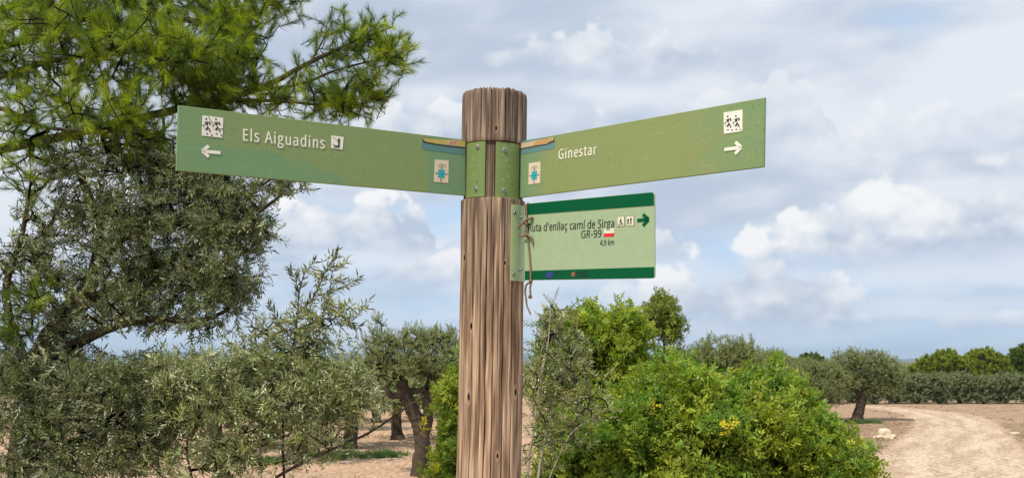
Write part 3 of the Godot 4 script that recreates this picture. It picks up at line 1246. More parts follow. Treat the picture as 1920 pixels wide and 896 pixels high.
func paint_texture(kind: String, base: Color, W: int, H: int, sd: int) -> ImageTexture:
	# weathered paint: faded drifts, scuffs and dots of lichen
	var im := Image.create_empty(W, H, false, Image.FORMAT_RGB8)
	var f := noise(0.012, 5, sd)
	var g := noise(0.05, 4, sd + 1)
	var sc := noise(0.03, 3, sd + 2)
	var rng := RandomNumberGenerator.new()
	rng.seed = sd
	var yellow := Color(base.r * 1.16, base.g * 0.97, base.b * 0.95)
	var blue := Color(base.r * 0.70, base.g * 0.98, base.b * 1.32)
	for y in H:
		for x in W:
			var u := float(x) / W
			var v := float(y) / H
			var w := f.get_noise_2d(x, y) * 0.5 + 0.5
			var c := base
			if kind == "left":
				# greener below a curve that sinks to the right, and near the left end
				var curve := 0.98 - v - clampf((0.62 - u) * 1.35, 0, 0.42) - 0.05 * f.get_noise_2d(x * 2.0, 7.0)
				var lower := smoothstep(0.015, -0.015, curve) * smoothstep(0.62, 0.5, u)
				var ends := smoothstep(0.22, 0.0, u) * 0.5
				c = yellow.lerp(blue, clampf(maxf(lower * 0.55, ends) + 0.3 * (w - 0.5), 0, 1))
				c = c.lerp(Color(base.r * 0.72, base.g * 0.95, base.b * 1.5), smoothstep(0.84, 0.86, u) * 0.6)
			elif kind == "right":
				c = yellow.lerp(blue, clampf(smoothstep(0.62, 1.0, u) * 0.55 + 0.6 * (w - 0.5) - 0.05, 0, 1))
				c = c.lerp(Color(base.r * 0.72, base.g * 0.95, base.b * 1.5), smoothstep(0.16, 0.05, u) * 0.6)
				var blot := g.get_noise_2d(x * 0.8, y * 0.8)
				c = c.lerp(Color(base.r * 0.62, base.g * 0.8, base.b * 0.8), smoothstep(0.30, 0.42, blot) * smoothstep(0.75, 0.95, u) * 0.5)
			elif kind == "flange":
				c = base.lerp(yellow, w)
			else:
				c = base.lerp(Color(base.r * 1.08, base.g * 1.03, base.b * 1.02), w)
			var k := 1.0 + 0.055 * g.get_noise_2d(x, y)
			c = Color(c.r * k, c.g * k, c.b * k)
			if kind != "route":
				var s := sc.get_noise_2d(x * 0.22, y * 1.6)
				c = c.lerp(Color(c.r * 1.35 + 0.03, c.g * 1.2 + 0.03, c.b * 1.3 + 0.03), smoothstep(0.44, 0.62, s) * 0.26)
				var edge := minf(minf(u * W, (1.0 - u) * W), minf(v * H, (1.0 - v) * H))
				c = c.lerp(Color(0.20, 0.22, 0.06), smoothstep(7.0, 0.0, edge + 6.0 * g.get_noise_2d(x * 2.0, y * 2.0)) * 0.4)
			im.set_pixel(x, y, c.linear_to_srgb())
	if kind != "route":
		for k in (60 if kind != "flange" else 14):
			var cx := rng.randi_range(4, W - 5)
			var cy := rng.randi_range(4, H - 5)
			var r := rng.randf_range(0.8, 3.0)
			var pale := rng.randf() < 0.7
			for y in range(-4, 5):
				for x in range(-4, 5):
					var d := sqrt(float(x * x + y * y)) / r
					if d < 1.4 and cx + x >= 0 and cx + x < W and cy + y >= 0 and cy + y < H:
						var o := im.get_pixel(cx + x, cy + y)
						im.set_pixel(cx + x, cy + y, o.lerp(Color(0.70, 0.76, 0.52) if pale else Color(0.22, 0.26, 0.14), clampf(1.4 - d, 0, 1) * 0.45))
	return ImageTexture.create_from_image(im)

func painted(tex: Texture2D, rough := 0.45) -> StandardMaterial3D:
	var m := StandardMaterial3D.new()
	m.albedo_texture = tex
	m.roughness = rough
	m.metallic_specular = 0.4
	return m

# two walkers with staffs, in a unit square (y up)
func walkers(tile: Rect2, mirror: bool, loose: bool) -> Array:
	var out := []
	for k in 2:
		var list := []
		var ox := 0.02 + 0.46 * k
		var oy := -0.05 * k if loose else 0.04 * k
		var pts := [
			["d", 0.18, 0.84, 0.045],
			["s", 0.13, 0.70, 0.19, 0.56, 0.07], ["s", 0.24, 0.72, 0.22, 0.54, 0.07], ["s", 0.32, 0.72, 0.37, 0.58, 0.075],
			["s", 0.12, 0.56, 0.00, 0.50, 0.035],
			["s", 0.27, 0.48, 0.17, 0.30, 0.085], ["s", 0.30, 0.40, 0.38, 0.23, 0.06],
			["s", 0.17, 0.14, 0.26, 0.13, 0.05], ["s", 0.40, 0.11, 0.48, 0.07, 0.05],
			["s", 0.02, 0.50, 0.12, 0.34, 0.015]]
		for p in pts:
			if p[0] == "d":
				list.append(disc(Vector2(ox + p[1], oy + p[2]), p[3]))
			else:
				list.append(stroke(Vector2(ox + p[1], oy + p[2]), Vector2(ox + p[3], oy + p[4]), p[5]))
		var placed := []
		for q in list:
			var r := PackedVector2Array()
			for v in q:
				var x: float = 1.0 - v.x if mirror else v.x
				r.append(tile.position + Vector2(clampf(x, 0.015, 0.985), clampf(v.y, 0.02, 0.98)) * tile.size)
			placed.append(r)
		out.append(placed)
	return out

func rect_poly(r: Rect2) -> PackedVector2Array:
	return PackedVector2Array([r.position, r.position + Vector2(r.size.x, 0), r.end, r.position + Vector2(0, r.size.y)])

func tile_on(fr: Transform3D, x0: float, y0: float, x1: float, y1: float) -> Rect2:
	var a := on(fr, x0, y1)
	var b := on(fr, x1, y0)
	return Rect2(a, b - a)

func arrow(fr: Transform3D, tail: Array, tip: Array, h1: Array, h2: Array, w: float) -> Array:
	var a := on(fr, tail[0], tail[1])
	var b := on(fr, tip[0], tip[1])
	var c := on(fr, h1[0], h1[1])
	var d := on(fr, h2[0], h2[1])
	return [stroke(a, b.lerp(a, 0.06), w), stroke(c, b, w), stroke(b, d, w)]

func sticker(root: Node3D, fr: Transform3D, x0: float, y0: float, x1: float, y1: float, skew: float, z: float) -> void:
	# a small cream sticker: a mauve loop above a teal rosette
	var q := PackedVector2Array([on(fr, x0, y1 - skew), on(fr, x1, y1), on(fr, x1 + 1, y0 + skew), on(fr, x0 + 2, y0)])
	if skew < 0.0:
		q = PackedVector2Array([on(fr, x0, y1), on(fr, x1, y1 + skew), on(fr, x1 + 1, y0), on(fr, x0 + 1, y0 - skew)])
	var s := part("sticker", slab(q, z, z + 0.0006, 0.0, plain(srgb(0.62, 0.54, 0.42), 0.5)), root)
	var c := (q[0] + q[1] + q[2] + q[3]) * 0.25
	var w := q[0].distance_to(q[1])
	var h := q[1].distance_to(q[2])
	var u := (q[1] - q[0]).normalized()
	var v := (q[3] - q[0]).normalized()
	var zz := z + 0.0007
	var rose := c - v * h * 0.11
	var dots := []
	var reds := []
	for k in 8:
		var a := TAU * k / 8 + PI / 2
		var far := k % 2 == 0
		var p: Vector2 = rose + u * cos(a) * w * (0.36 if far else 0.26) + v * sin(a) * w * (0.42 if far else 0.29)
		(reds if k in [6, 4] else dots).append(disc(p, w * (0.055 if far else 0.050), 8))
	part("emblem", shapes_mesh([PackedVector2Array([rose - u * w * 0.30, rose - v * w * 0.37, rose + u * w * 0.30, rose + v * w * 0.37])], zz, zz + 0.0004, plain(srgb(0.012, 0.36, 0.38), 0.5)), s)
	part("emblem", shapes_mesh([rect_poly(Rect2(rose - Vector2(w * 0.14, w * 0.03), Vector2(w * 0.28, w * 0.05)))], zz + 0.0004, zz + 0.0007, plain(srgb(0.03, 0.22, 0.50), 0.5)), s)
	var m_dot := plain(srgb(0.13, 0.10, 0.08), 0.5)
	var m_red := plain(srgb(0.33, 0.05, 0.08), 0.5)
	for p in dots:
		part("emblem_dot", shapes_mesh([p], zz, zz + 0.0004, m_dot), s)
	for p in reds:
		part("emblem_dot", shapes_mesh([p], zz, zz + 0.0004, m_red), s)
	var loop := []
	var lc := c + v * h * 0.25
	for k in 18:
		var a := TAU * k / 18
		var b := TAU * (k + 1) / 18
		loop.append(stroke(lc + u * cos(a) * w * 0.25 + v * sin(a) * w * 0.10, lc + u * cos(b) * w * 0.25 + v * sin(b) * w * 0.10, w * 0.025))
	loop.append(stroke(lc + u * -0.24 * w + v * 0.05 * w, lc + u * 0.24 * w + v * 0.07 * w, w * 0.05))
	part("emblem", shapes_mesh(loop, zz, zz + 0.0004, plain(srgb(0.42, 0.29, 0.27), 0.5)), s)

func put_in(root: Node3D, o: MeshInstance3D) -> void:     # a mesh made in the post's frame
	o.transform = root.transform.affine_inverse() * post_frame

func build_signs() -> void:
	make_screw()
	var white := plain(srgb(0.74, 0.74, 0.66), 0.5)
	var ink := plain(srgb(0.018, 0.018, 0.02), 0.55)
	var rn := POST_R - 0.0075
	var hb0 := post_h(368)
	var hb1 := post_h(264)
	var edge_paint := paint_texture("flange", Color(0.145, 0.240, 0.085), 64, 128, 51)
	var thick := 0.0055
	# ---- left sign
	var d_in := DPOST - 0.048
	var fl := sign_frame(872, 314, d_in, 331, 258, d_in / 1.171)
	var rl := thing("direction_sign", "long green finger sign reading Els Aiguadins, pointing left from the post", "sign", fl.origin)
	rl.transform = fl
	var panel := poly_on(fl, [[329, 320], [873, 367], [873, 262], [333, 197]])
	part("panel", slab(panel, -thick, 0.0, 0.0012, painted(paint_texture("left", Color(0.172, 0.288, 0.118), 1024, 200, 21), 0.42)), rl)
	put_in(rl, part("bracket", bracket_mesh(-1.0, -0.235, hb0, hb1, rn + 0.0005, 0.004, painted(edge_paint, 0.42)), rl))
	for s in [[-0.50, post_h(274)], [-0.54, post_h(353)]]:
		screw_on(rl, s[0], s[1], rn + 0.0046)
	lettering("lettering", "Els Aiguadins", fl, [455, 263.5], [608, 279], 22.0, false, 5, 0.0007, white, rl, 0.0016)
	var t := tile_on(fl, 377.5, 216.5, 417, 259)
	t = Rect2(on(fl, 377, 255), on(fl, 417, 220) - on(fl, 377, 255))
	var tp := part("pictogram", slab(poly_on(fl, [[377, 254], [416, 258.5], [417.5, 221], [378.5, 216.5]]), 0.0002, 0.0012, 0.0, white), rl)
	var tq := Rect2(on(fl, 377.5, 255), on(fl, 417, 220.5) - on(fl, 377.5, 255))
	for w in walkers(tq, false, false):
		part("hiker", shapes_mesh(w, 0.0013, 0.0018, ink), tp)
	part("staff", shapes_mesh([stroke(on(fl, 389, 219), on(fl, 399, 233), 0.0014), stroke(on(fl, 411, 242), on(fl, 417, 242), 0.002)], 0.0013, 0.0018, ink), tp)
	part("arrow", shapes_mesh(arrow(fl, [412, 286.5], [378, 283.5], [390, 273.5], [390, 294], 0.0080), 0.0003, 0.0018, white), rl)
	var sm := part("pictogram", slab(poly_on(fl, [[620, 277.5], [641.5, 280.5], [643.5, 257], [620.5, 254]]), 0.0002, 0.0012, 0.0, white), rl)
	part("figure", shapes_mesh([
		(poly_on(fl, [[633, 273], [636, 273], [636.6, 260.5], [635, 258.8], [633.3, 260.5], [632.3, 263.5], [633, 268]])),
		(poly_on(fl, [[625, 276], [636, 277], [636, 273], [625.5, 273]])),
		stroke(on(fl, 623, 258), on(fl, 629.5, 260.5), 0.0006), stroke(on(fl, 622, 270.5), on(fl, 627, 271.5), 0.0006), stroke(on(fl, 629, 263.6), on(fl, 633, 263.5), 0.0009)], 0.0013, 0.0018, ink), sm)
	sticker(rl, fl, 813, 299, 840, 343, 2.0, 0.0003)
	torn_sticker(rl, fl, [[790.5, 280], [871, 290.5], [871, 267], [790.5, 258]], [[791.5, 259.5], [808, 260.5], [838, 262.5], [858, 262], [872, 266], [872, 275.5], [846, 273], [815, 269], [797, 265.5]], [[838, 272], [856, 274], [857, 262.6], [840, 262.4]], false)
	# ---- right sign
	var fr := sign_frame(975, 318, d_in, 1434, 247.5, d_in / 1.236)
	var rr := thing("direction_sign", "long green finger sign reading Ginestar, pointing right from the post", "sign", fr.origin)
	rr.transform = fr
	part("panel", slab(poly_on(fr, [[974, 371], [1433, 313], [1435, 182.5], [974, 265]]), -thick, 0.0, 0.0012, painted(paint_texture("right", Color(0.190, 0.280, 0.110), 1024, 220, 31), 0.42)), rr)
	put_in(rr, part("bracket", bracket_mesh(0.10, 0.98, post_h(371), post_h(265), rn + 0.0005, 0.004, painted(edge_paint, 0.42)), rr))
	for s in [[0.375, post_h(279)], [0.375, post_h(355)]]:
		screw_on(rr, s[0], s[1], rn + 0.0046)
	lettering("lettering", "Ginestar", fr, [1048, 299], [1119, 289.5], 18.5, false, 6, 0.0007, white, rr, 0.0016)
	var hp := part("pictogram", slab(poly_on(fr, [[1358.5, 251], [1393, 246], [1393.5, 205.5], [1358, 211]]), 0.0002, 0.0012, 0.0, white), rr)
	var hq := Rect2(on(fr, 1358.5, 249.5), on(fr, 1393, 208) - on(fr, 1358.5, 249.5))
	for w in walkers(hq, false, true):
		part("hiker", shapes_mesh(w, 0.0013, 0.0018, ink), hp)
	part("arrow", shapes_mesh(arrow(fr, [1359.5, 280.5], [1391, 276.5], [1380, 266.5], [1379.5, 288.5], 0.0080), 0.0003, 0.0018, white), rr)
	sticker(rr, fr, 991, 303, 1013, 346, -3.0, 0.0003)
	torn_sticker(rr, fr, [[975, 290], [1040, 278.5], [1040, 257.5], [975, 264.5]], [[975, 268.5], [985, 267.5], [1006, 263], [1024, 261], [1036, 257.8], [1039, 259.5], [1037.5, 263.5], [1025, 269.5], [1005, 273], [991, 275.5], [974, 279]], [[999, 273.6], [1035, 265], [1037, 259], [1008, 263.5]], true)
	# ---- route sign
	var dk := DPOST - 0.062
	var fs := sign_frame(985, 453, dk, 1228, 441, dk / 1.134)
	var rs := thing("route_sign", "pale green sign with dark green bands reading Ruta d'enllaç camí de Sirga", "sign", fs.origin)
	rs.transform = fs
	var outline := poly_on(fs, [[983, 525.5], [1223, 521.8], [1226.5, 520.5], [1228, 517], [1227.5, 365], [1226, 361.3], [1222.5, 360], [983, 382]])
	var pale := painted(paint_texture("route", Color(0.300, 0.412, 0.255), 256, 128, 61), 0.38)
	part("panel", slab(outline, -0.004, 0.0, 0.0008, pale), rs)
	var dark := plain(srgb(0.002, 0.088, 0.034), 0.5)
	dark.metallic_specular = 0.2
	part("band", slab(poly_on(fs, [[984.5, 403], [1227, 385.2], [1226.9, 365], [1225.6, 361.8], [1222.3, 360.6], [984.5, 382.4]]), 0.0002, 0.0009, 0.0, dark), rs)
	part("band", slab(poly_on(fs, [[984.5, 525], [1223, 521.4], [1226, 520.2], [1227.4, 517], [1227.4, 500.5], [984.5, 508]]), 0.0002, 0.0009, 0.0, dark), rs)
	put_in(rs, part("bracket", bracket_mesh(0.62, 1.42, post_h(525), post_h(381), POST_R + 0.0015, 0.003, painted(paint_texture("route", Color(0.34, 0.48, 0.27), 64, 64, 71), 0.38)), rs))
	for s in [[0.72, post_h(396)], [1.0, post_h(404)], [1.0, post_h(503)], [0.72, post_h(512)]]:
		screw_on(rs, s[0], s[1], POST_R + 0.0046)
	lettering("lettering", "Ruta d'enllaç camí de Sirga", fs, [991, 434.5], [1152, 426], 14.5, false, 0, 0.0007, ink, rs, 0.0004)
	lettering("lettering", "GR-99", fs, [1090, 446.5], [1128, 444.6], 14.0, false, 0, 0.0007, ink, rs, 0.0004)
	lettering("lettering", "4,9 km", fs, [1125.5, 460], [1152, 459], 10.0, false, 0, 0.0007, ink, rs, 0.0004)
	part("waymark", slab(poly_on(fs, [[1133, 437.8], [1152, 436.8], [1152, 427.5], [1133, 429]]), 0.0002, 0.0007, 0.0, plain(srgb(0.62, 0.66, 0.52), 0.4)), rs)
	part("waymark", slab(poly_on(fs, [[1133, 444.3], [1152, 443.2], [1152, 436.9], [1133, 437.9]]), 0.0002, 0.0007, 0.0, plain(srgb(0.62, 0.015, 0.02), 0.4)), rs)
	var tiles := [[1157.8, 406, 1172, 425.5], [1174.3, 405, 1189.5, 424.3]]
	for k in 2:
		var e: Array = tiles[k]
		var fo := part("pictogram", slab(poly_on(fs, [[e[0], e[3]], [e[2], e[3] - 0.6], [e[2], e[1] - 1.0], [e[0], e[1]]]), 0.0002, 0.0006, 0.0, plain(srgb(0.10, 0.12, 0.06), 0.4)), rs)
		part("face", slab(poly_on(fs, [[e[0] + 0.8, e[3] - 0.9], [e[2] - 0.8, e[3] - 1.5], [e[2] - 0.8, e[1] - 0.1], [e[0] + 0.8, e[1] + 0.8]]), 0.0007, 0.0010, 0.0, plain(srgb(0.66, 0.66, 0.54), 0.4)), fo)
		var r := Rect2(on(fs, e[0], e[3]), on(fs, e[2], e[1]) - on(fs, e[0], e[3]))
		var sh := []
		var list := []
		if k == 0:
			list = [["d", 0.5, 0.80, 0.06], ["s", 0.47, 0.72, 0.42, 0.45, 0.17], ["s", 0.50, 0.66, 0.66, 0.50, 0.06], ["s", 0.44, 0.45, 0.58, 0.36, 0.09], ["s", 0.58, 0.36, 0.48, 0.2, 0.07], ["o", 0.27, 0.2, 0.12], ["o", 0.73, 0.2, 0.12], ["s", 0.27, 0.2, 0.5, 0.24, 0.04], ["s", 0.5, 0.24, 0.68, 0.48, 0.04], ["s", 0.68, 0.5, 0.73, 0.2, 0.04]]
		else:
			for q in [0.0, 0.36]:
				var oy := 0.1 if q > 0.0 else 0.0
				list += [["d", 0.28 + q, 0.74 + oy, 0.055], ["s", 0.28 + q, 0.68 + oy, 0.27 + q, 0.46 + oy * 0.6, 0.13], ["s", 0.27 + q, 0.46 + oy * 0.6, 0.16 + q, 0.16, 0.07], ["s", 0.27 + q, 0.46 + oy * 0.6, 0.40 + q, 0.16, 0.07], ["s", 0.30 + q, 0.62 + oy, 0.42 + q, 0.50 + oy, 0.05], ["s", 0.2 + q, 0.68 + oy, 0.19 + q, 0.5 + oy, 0.07]]
		for p in list:
			if p[0] == "d":
				sh.append(disc(Vector2(p[1], p[2]), p[3], 10))
			elif p[0] == "o":
				for q in 10:
					var a := TAU * q / 10
					var b := TAU * (q + 1) / 10
					sh.append(stroke(Vector2(p[1] + cos(a) * p[3], p[2] + sin(a) * p[3]), Vector2(p[1] + cos(b) * p[3], p[2] + sin(b) * p[3]), 0.035))
			else:
				sh.append(stroke(Vector2(p[1], p[2]), Vector2(p[3], p[4]), p[5]))
		var placed := []
		for s in sh:
			var o := PackedVector2Array()
			for v in s:
				o.append(r.position + v * r.size)
			placed.append(o)
		part("cyclist" if k == 0 else "hikers", shapes_mesh(placed, 0.0011, 0.0014, ink), fo)
	part("arrow", shapes_mesh(arrow(fs, [1195.5, 413.5], [1217, 411.5], [1206, 402], [1206, 423.5], 0.0095), 0.0002, 0.0008, dark), rs)
	var flag := part("flag_emblem", slab(poly_on(fs, [[1024.5, 521], [1037.5, 520.5], [1037.5, 509], [1024.5, 509.7]]), 0.0010, 0.0014, 0.0, plain(srgb(0.012, 0.03, 0.22), 0.4)), rs)
	var stars := []
	for k in 12:
		stars.append(disc(on(fs, 1031, 515.1) + Vector2(cos(TAU * k / 12), sin(TAU * k / 12)) * 0.0058, 0.0008, 5))
	part("stars", shapes_mesh(stars, 0.0015, 0.0017, plain(srgb(0.20, 0.20, 0.12), 0.5)), flag)
	var faint := plain(srgb(0.004, 0.030, 0.018), 0.45)
	part("crest_emblem", shapes_mesh([disc(on(fs, 1075.5, 514), 0.0064, 14, 1.05)], 0.0010, 0.0014, plain(srgb(0.36, 0.07, 0.06), 0.4)), rs)
	lettering("lettering", "Generalitat", fs, [1081, 513.4], [1102, 512.8], 5.0, true, 0, 0.0012, faint, rs, 0.0003)
	lettering("lettering", "de Catalunya", fs, [1081, 519.6], [1106, 518.8], 5.0, true, 0, 0.0012, faint, rs, 0.0003)
	lettering("lettering", "Unió Europea", fs, [1040, 514.3], [1056, 513.8], 3.6, false, 0, 0.0012, faint, rs, 0.0003)
	# ---- the cord round the route sign
	var m_cord := plain(srgb(0.205, 0.14, 0.085), 0.95)
	m_cord.normal_enabled = true
	m_cord.normal_texture = grain
	var rc := thing("cord", "old brown cord knotted round the route sign and hanging below it", "cord", fs.origin)
	rc.transform = fs
	var strands := {
		"strand": [[[988, 381, -0.006], [989, 384, 0.004], [989.5, 395, 0.005], [989.5, 412, 0.004], [991, 424, 0.005], [991, 440, 0.007], [993, 460, 0.004], [995, 485, 0.003], [997, 510, 0.004], [998, 522, 0.006], [998, 528, 0.002]],
			[[998, 528, 0.004], [992, 534, 0.010], [989.5, 546, 0.010], [990.5, 562, 0.008], [992, 574, 0.008], [996, 583, 0.008], [998.5, 590, 0.007]],
			[[998, 526, 0.003], [997, 540, 0.006], [997.5, 552, 0.006], [996.5, 557, 0.005]],
			[[999, 409, 0.006], [993, 413, 0.010], [982, 424, 0.016], [977.5, 433, 0.016], [979, 441, 0.013], [986, 443, 0.010], [993, 440, 0.009], [997, 444, 0.008], [1000, 447, 0.004], [1001, 459, 0.005]],
			[[986, 420, 0.006], [993, 412, 0.012], [1000, 409.5, 0.004]]]}
	for s in strands.strand:
		var pts := []
		for q in s:
			var w := on(fs, q[0], q[1])
			pts.append(Vector3(w.x, w.y, q[2]))
		var line := smooth_line(pts, 6)
		part("strand", limb_mesh(line, 0.0033, 0.0027, 8, 0.20, 90 + pts.size(), m_cord), rc)
	for q in [[991, 419, 0.008], [991, 441, 0.009], [996.5, 557, 0.005], [999, 410, 0.006], [998, 527, 0.005]]:
		var w := on(fs, q[0], q[1])
		var kn := part("knot", rock(int(q[1]), Vector3(0.0058, 0.0066, 0.0055), Color(0.19, 0.125, 0.075)), rc)
		kn.position = Vector3(w.x, w.y, q[2])

func torn_sticker(root: Node3D, fr: Transform3D, teal: Array, strip: Array, extra: Array, right: bool) -> void:
	var s := part("torn_sticker", slab(poly_on(fr, teal), 0.0002, 0.0006, 0.0, plain(srgb(0.085, 0.205, 0.205) if not right else srgb(0.10, 0.225, 0.225), 0.45)), root)
	var t := part("torn_strip", slab(poly_on(fr, strip), 0.0007, 0.0018, 0.0, plain(srgb(0.46, 0.36, 0.10) if not right else srgb(0.50, 0.40, 0.26), 0.6)), s)
	part("printed_patch", slab(poly_on(fr, extra), 0.0019, 0.0022, 0.0, plain(srgb(0.52, 0.40, 0.28) if not right else srgb(0.48, 0.27, 0.09), 0.6)), s)
	var dark := poly_on(fr, [[strip[0][0] + 1, strip[0][1] + 4], [815, 270], [846, 274], [871, 276.5], [871, 278.2], [846, 275.6], [815, 271.6], [793, 267]] if not right else [[1039.5, 260], [1038, 264], [1025, 270], [991, 276], [975, 279.5], [975, 280.8], [992, 277.3], [1026, 271.5], [1040, 265.5]])
	part("torn_edge", slab(dark, 0.0007, 0.0011, 0.0, plain(srgb(0.03, 0.035, 0.02), 0.7)), s)
	if not right:
		for k in 3:
			part("stripe", slab(poly_on(fr, [[841 + k * 5.0, 271.5], [843 + k * 5.0, 271.9], [846 + k * 5.0, 264], [844 + k * 5.0, 263.6]]), 0.0023, 0.0025, 0.0, plain(srgb(0.36, 0.13, 0.06), 0.6)), s)

# ---------------------------------------------------------------- plants
var olive_near := []
var olive_mid := []
var olive_far := []
var pine_near := []
var pine_far := []
var bush_near := []

func make_materials() -> void:
	grain = noise_tex(0.06, 4, 2, [], 256, true, 5.0)
	bark_normal = noise_tex(0.03, 5, 6, [], 512, true, 12.0)
	m_bark = StandardMaterial3D.new()
	m_bark.vertex_color_use_as_albedo = true
	m_bark.albedo_color = srgb(0.085, 0.066, 0.050)
	m_bark.roughness = 0.95
	m_bark.metallic_specular = 0.2
	m_bark.normal_enabled = true
	m_bark.normal_texture = bark_normal
	m_bark.normal_scale = 1.0
	m_stem = m_bark.duplicate()
	m_stem.albedo_color = srgb(0.40, 0.365, 0.30)
	m_vc = StandardMaterial3D.new()
	m_vc.vertex_color_use_as_albedo = true
	m_vc.roughness = 0.9
	m_vc.metallic_specular = 0.25
	m_olive = leafy(srgb(0.60, 0.66, 0.32), 0.45)
	m_pine = leafy(srgb(0.55, 0.65, 0.15), 0.55)
	m_bush = leafy(srgb(0.80, 0.98, 0.22), 0.45)
	m_grass = leafy(srgb(0.5, 0.6, 0.2), 0.7)
	for k in 4:
		olive_near.append(olive_spray(100 + k, 8, 0.13, 0.050, 0.0105, true, m_olive))
		bush_near.append(bush_spray(140 + k, 6, 0.075, 0.034, m_bush))
		pine_near.append(pine_tuft(160 + k, 84, 0.085, 0.055, 0.0014, m_pine))
	for k in 3:
		olive_mid.append(olive_spray(120 + k, 7, 0.22, 0.075, 0.018, false, m_olive))
		olive_far.append(olive_spray(130 + k, 7, 0.24, 0.095, 0.026, false, m_olive))
		pine_far.append(pine_tuft(180 + k, 50, 0.22, 0.22, 0.030, m_pine))

func tint_olive(p: Vector3, rng: RandomNumberGenerator) -> Color:
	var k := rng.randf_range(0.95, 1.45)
	return Color(k * rng.randf_range(0.9, 1.10), k, k * rng.randf_range(0.85, 1.1))

func tint_brush(p: Vector3, rng: RandomNumberGenerator) -> Color:
	var k := rng.randf_range(1.4, 2.0)
	return Color(k * rng.randf_range(0.95, 1.12), k, k * rng.randf_range(0.85, 1.05))

func tint_olive_lone(p: Vector3, rng: RandomNumberGenerator) -> Color:
	var k := rng.randf_range(1.15, 1.7)
	return Color(k * rng.randf_range(0.98, 1.12), k, k * rng.randf_range(0.85, 1.0))

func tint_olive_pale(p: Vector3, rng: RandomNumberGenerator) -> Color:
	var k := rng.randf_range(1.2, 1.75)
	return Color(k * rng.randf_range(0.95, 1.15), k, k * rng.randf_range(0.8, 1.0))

func tint_pine(p: Vector3, rng: RandomNumberGenerator) -> Color:
	if n_ground.get_noise_3dv(p * 7.0) + 0.25 * rng.randfn() > 0.02:      # this year's shoots
		var k := rng.randf_range(1.15, 1.6)
		return Color(k * 1.05, k, k * 0.55)
	var k := rng.randf_range(0.45, 0.85)
	return Color(k * 0.85, k, k * 1.5)

func tint_bush(p: Vector3, rng: RandomNumberGenerator) -> Color:
	var n := n_ground.get_noise_3dv(p * 5.0)
	var k := rng.randf_range(0.8, 1.15)
	var y := clampf(0.5 + 1.6 * n + rng.randfn() * 0.25, 0, 1)
	var c := Color(0.72, 0.92, 0.9).lerp(Color(1.35, 1.15, 0.75), y)
	if rng.randf() < 0.012:
		c = Color(2.4, 1.5, 0.7)
	return Color(c.r * k, c.g * k, c.b * k)

func tint_bush_mid(p: Vector3, rng: RandomNumberGenerator) -> Color:
	var k := rng.randf_range(0.6, 1.0)
	return Color(k * 1.02, k * 0.95, k * 1.2)

func opt(seg: float, rtip: float, rk: float, rmax: float, twig: Color, spray: float, sub: int, up: float, tint: Callable) -> Dictionary:
	return {"seg": seg, "rtip": rtip, "rk": rk, "rmax": rmax, "twig": twig, "spray": spray, "sub": sub, "up": up, "tint": tint}

# a far tree of true size: trunk, two limbs and a crown of lobes; lobes are x, y, z, rx, ry, rz, count in metres from the base
func far_tree(called: String, label: String, category: String, group: String, at: Vector3, trunk: Array, tr: float, lobes: Array, sd: int, o: Dictionary, meshes: Array, gap := -0.25, freq := 1.4) -> Node3D:
	var root := thing(called, label, category, at, group)
	var rng := RandomNumberGenerator.new()
	rng.seed = sd
	var f := noise(freq, 2, sd)
	var tg := PackedVector3Array()
	for l in lobes:
		var k := 0
		var tries := 0
		while k < int(l[6]) and tries < 4000:
			tries += 1
			var u := Vector3(rng.randfn(), rng.randfn(), rng.randfn()).normalized() * pow(rng.randf(), 0.28)
			var p := at + Vector3(l[0] + u.x * l[3], l[1] + u.y * l[4], l[2] + u.z * l[5])
			if f.get_noise_3dv(p) < gap:
				continue
			tg.append(p)
			k += 1
	var g := []
	var radii := []
	var names := []
	for k in trunk.size():
		var line := []
		for q in trunk[k]:
			line.append(at + q)
		g.append(line)
		radii.append([tr, tr * 0.75, 0.35] if k == 0 else [tr * 0.6, tr * 0.2])
		names.append("trunk" if k == 0 else "limb")
	dress(root, g, radii, names, tg, sd, o, meshes)
	return root

func again(o: Node3D, label: String, at: Vector3, turn: float, size: float) -> Node3D:
	var c: Node3D = o.duplicate()
	c.name = numbered(String(o.name).rstrip("0123456789").trim_suffix("_"))
	add_child(c)
	c.position = at
	c.rotation.y = turn
	c.scale = Vector3.ONE * size
	c.set_meta("label", label)
	return c

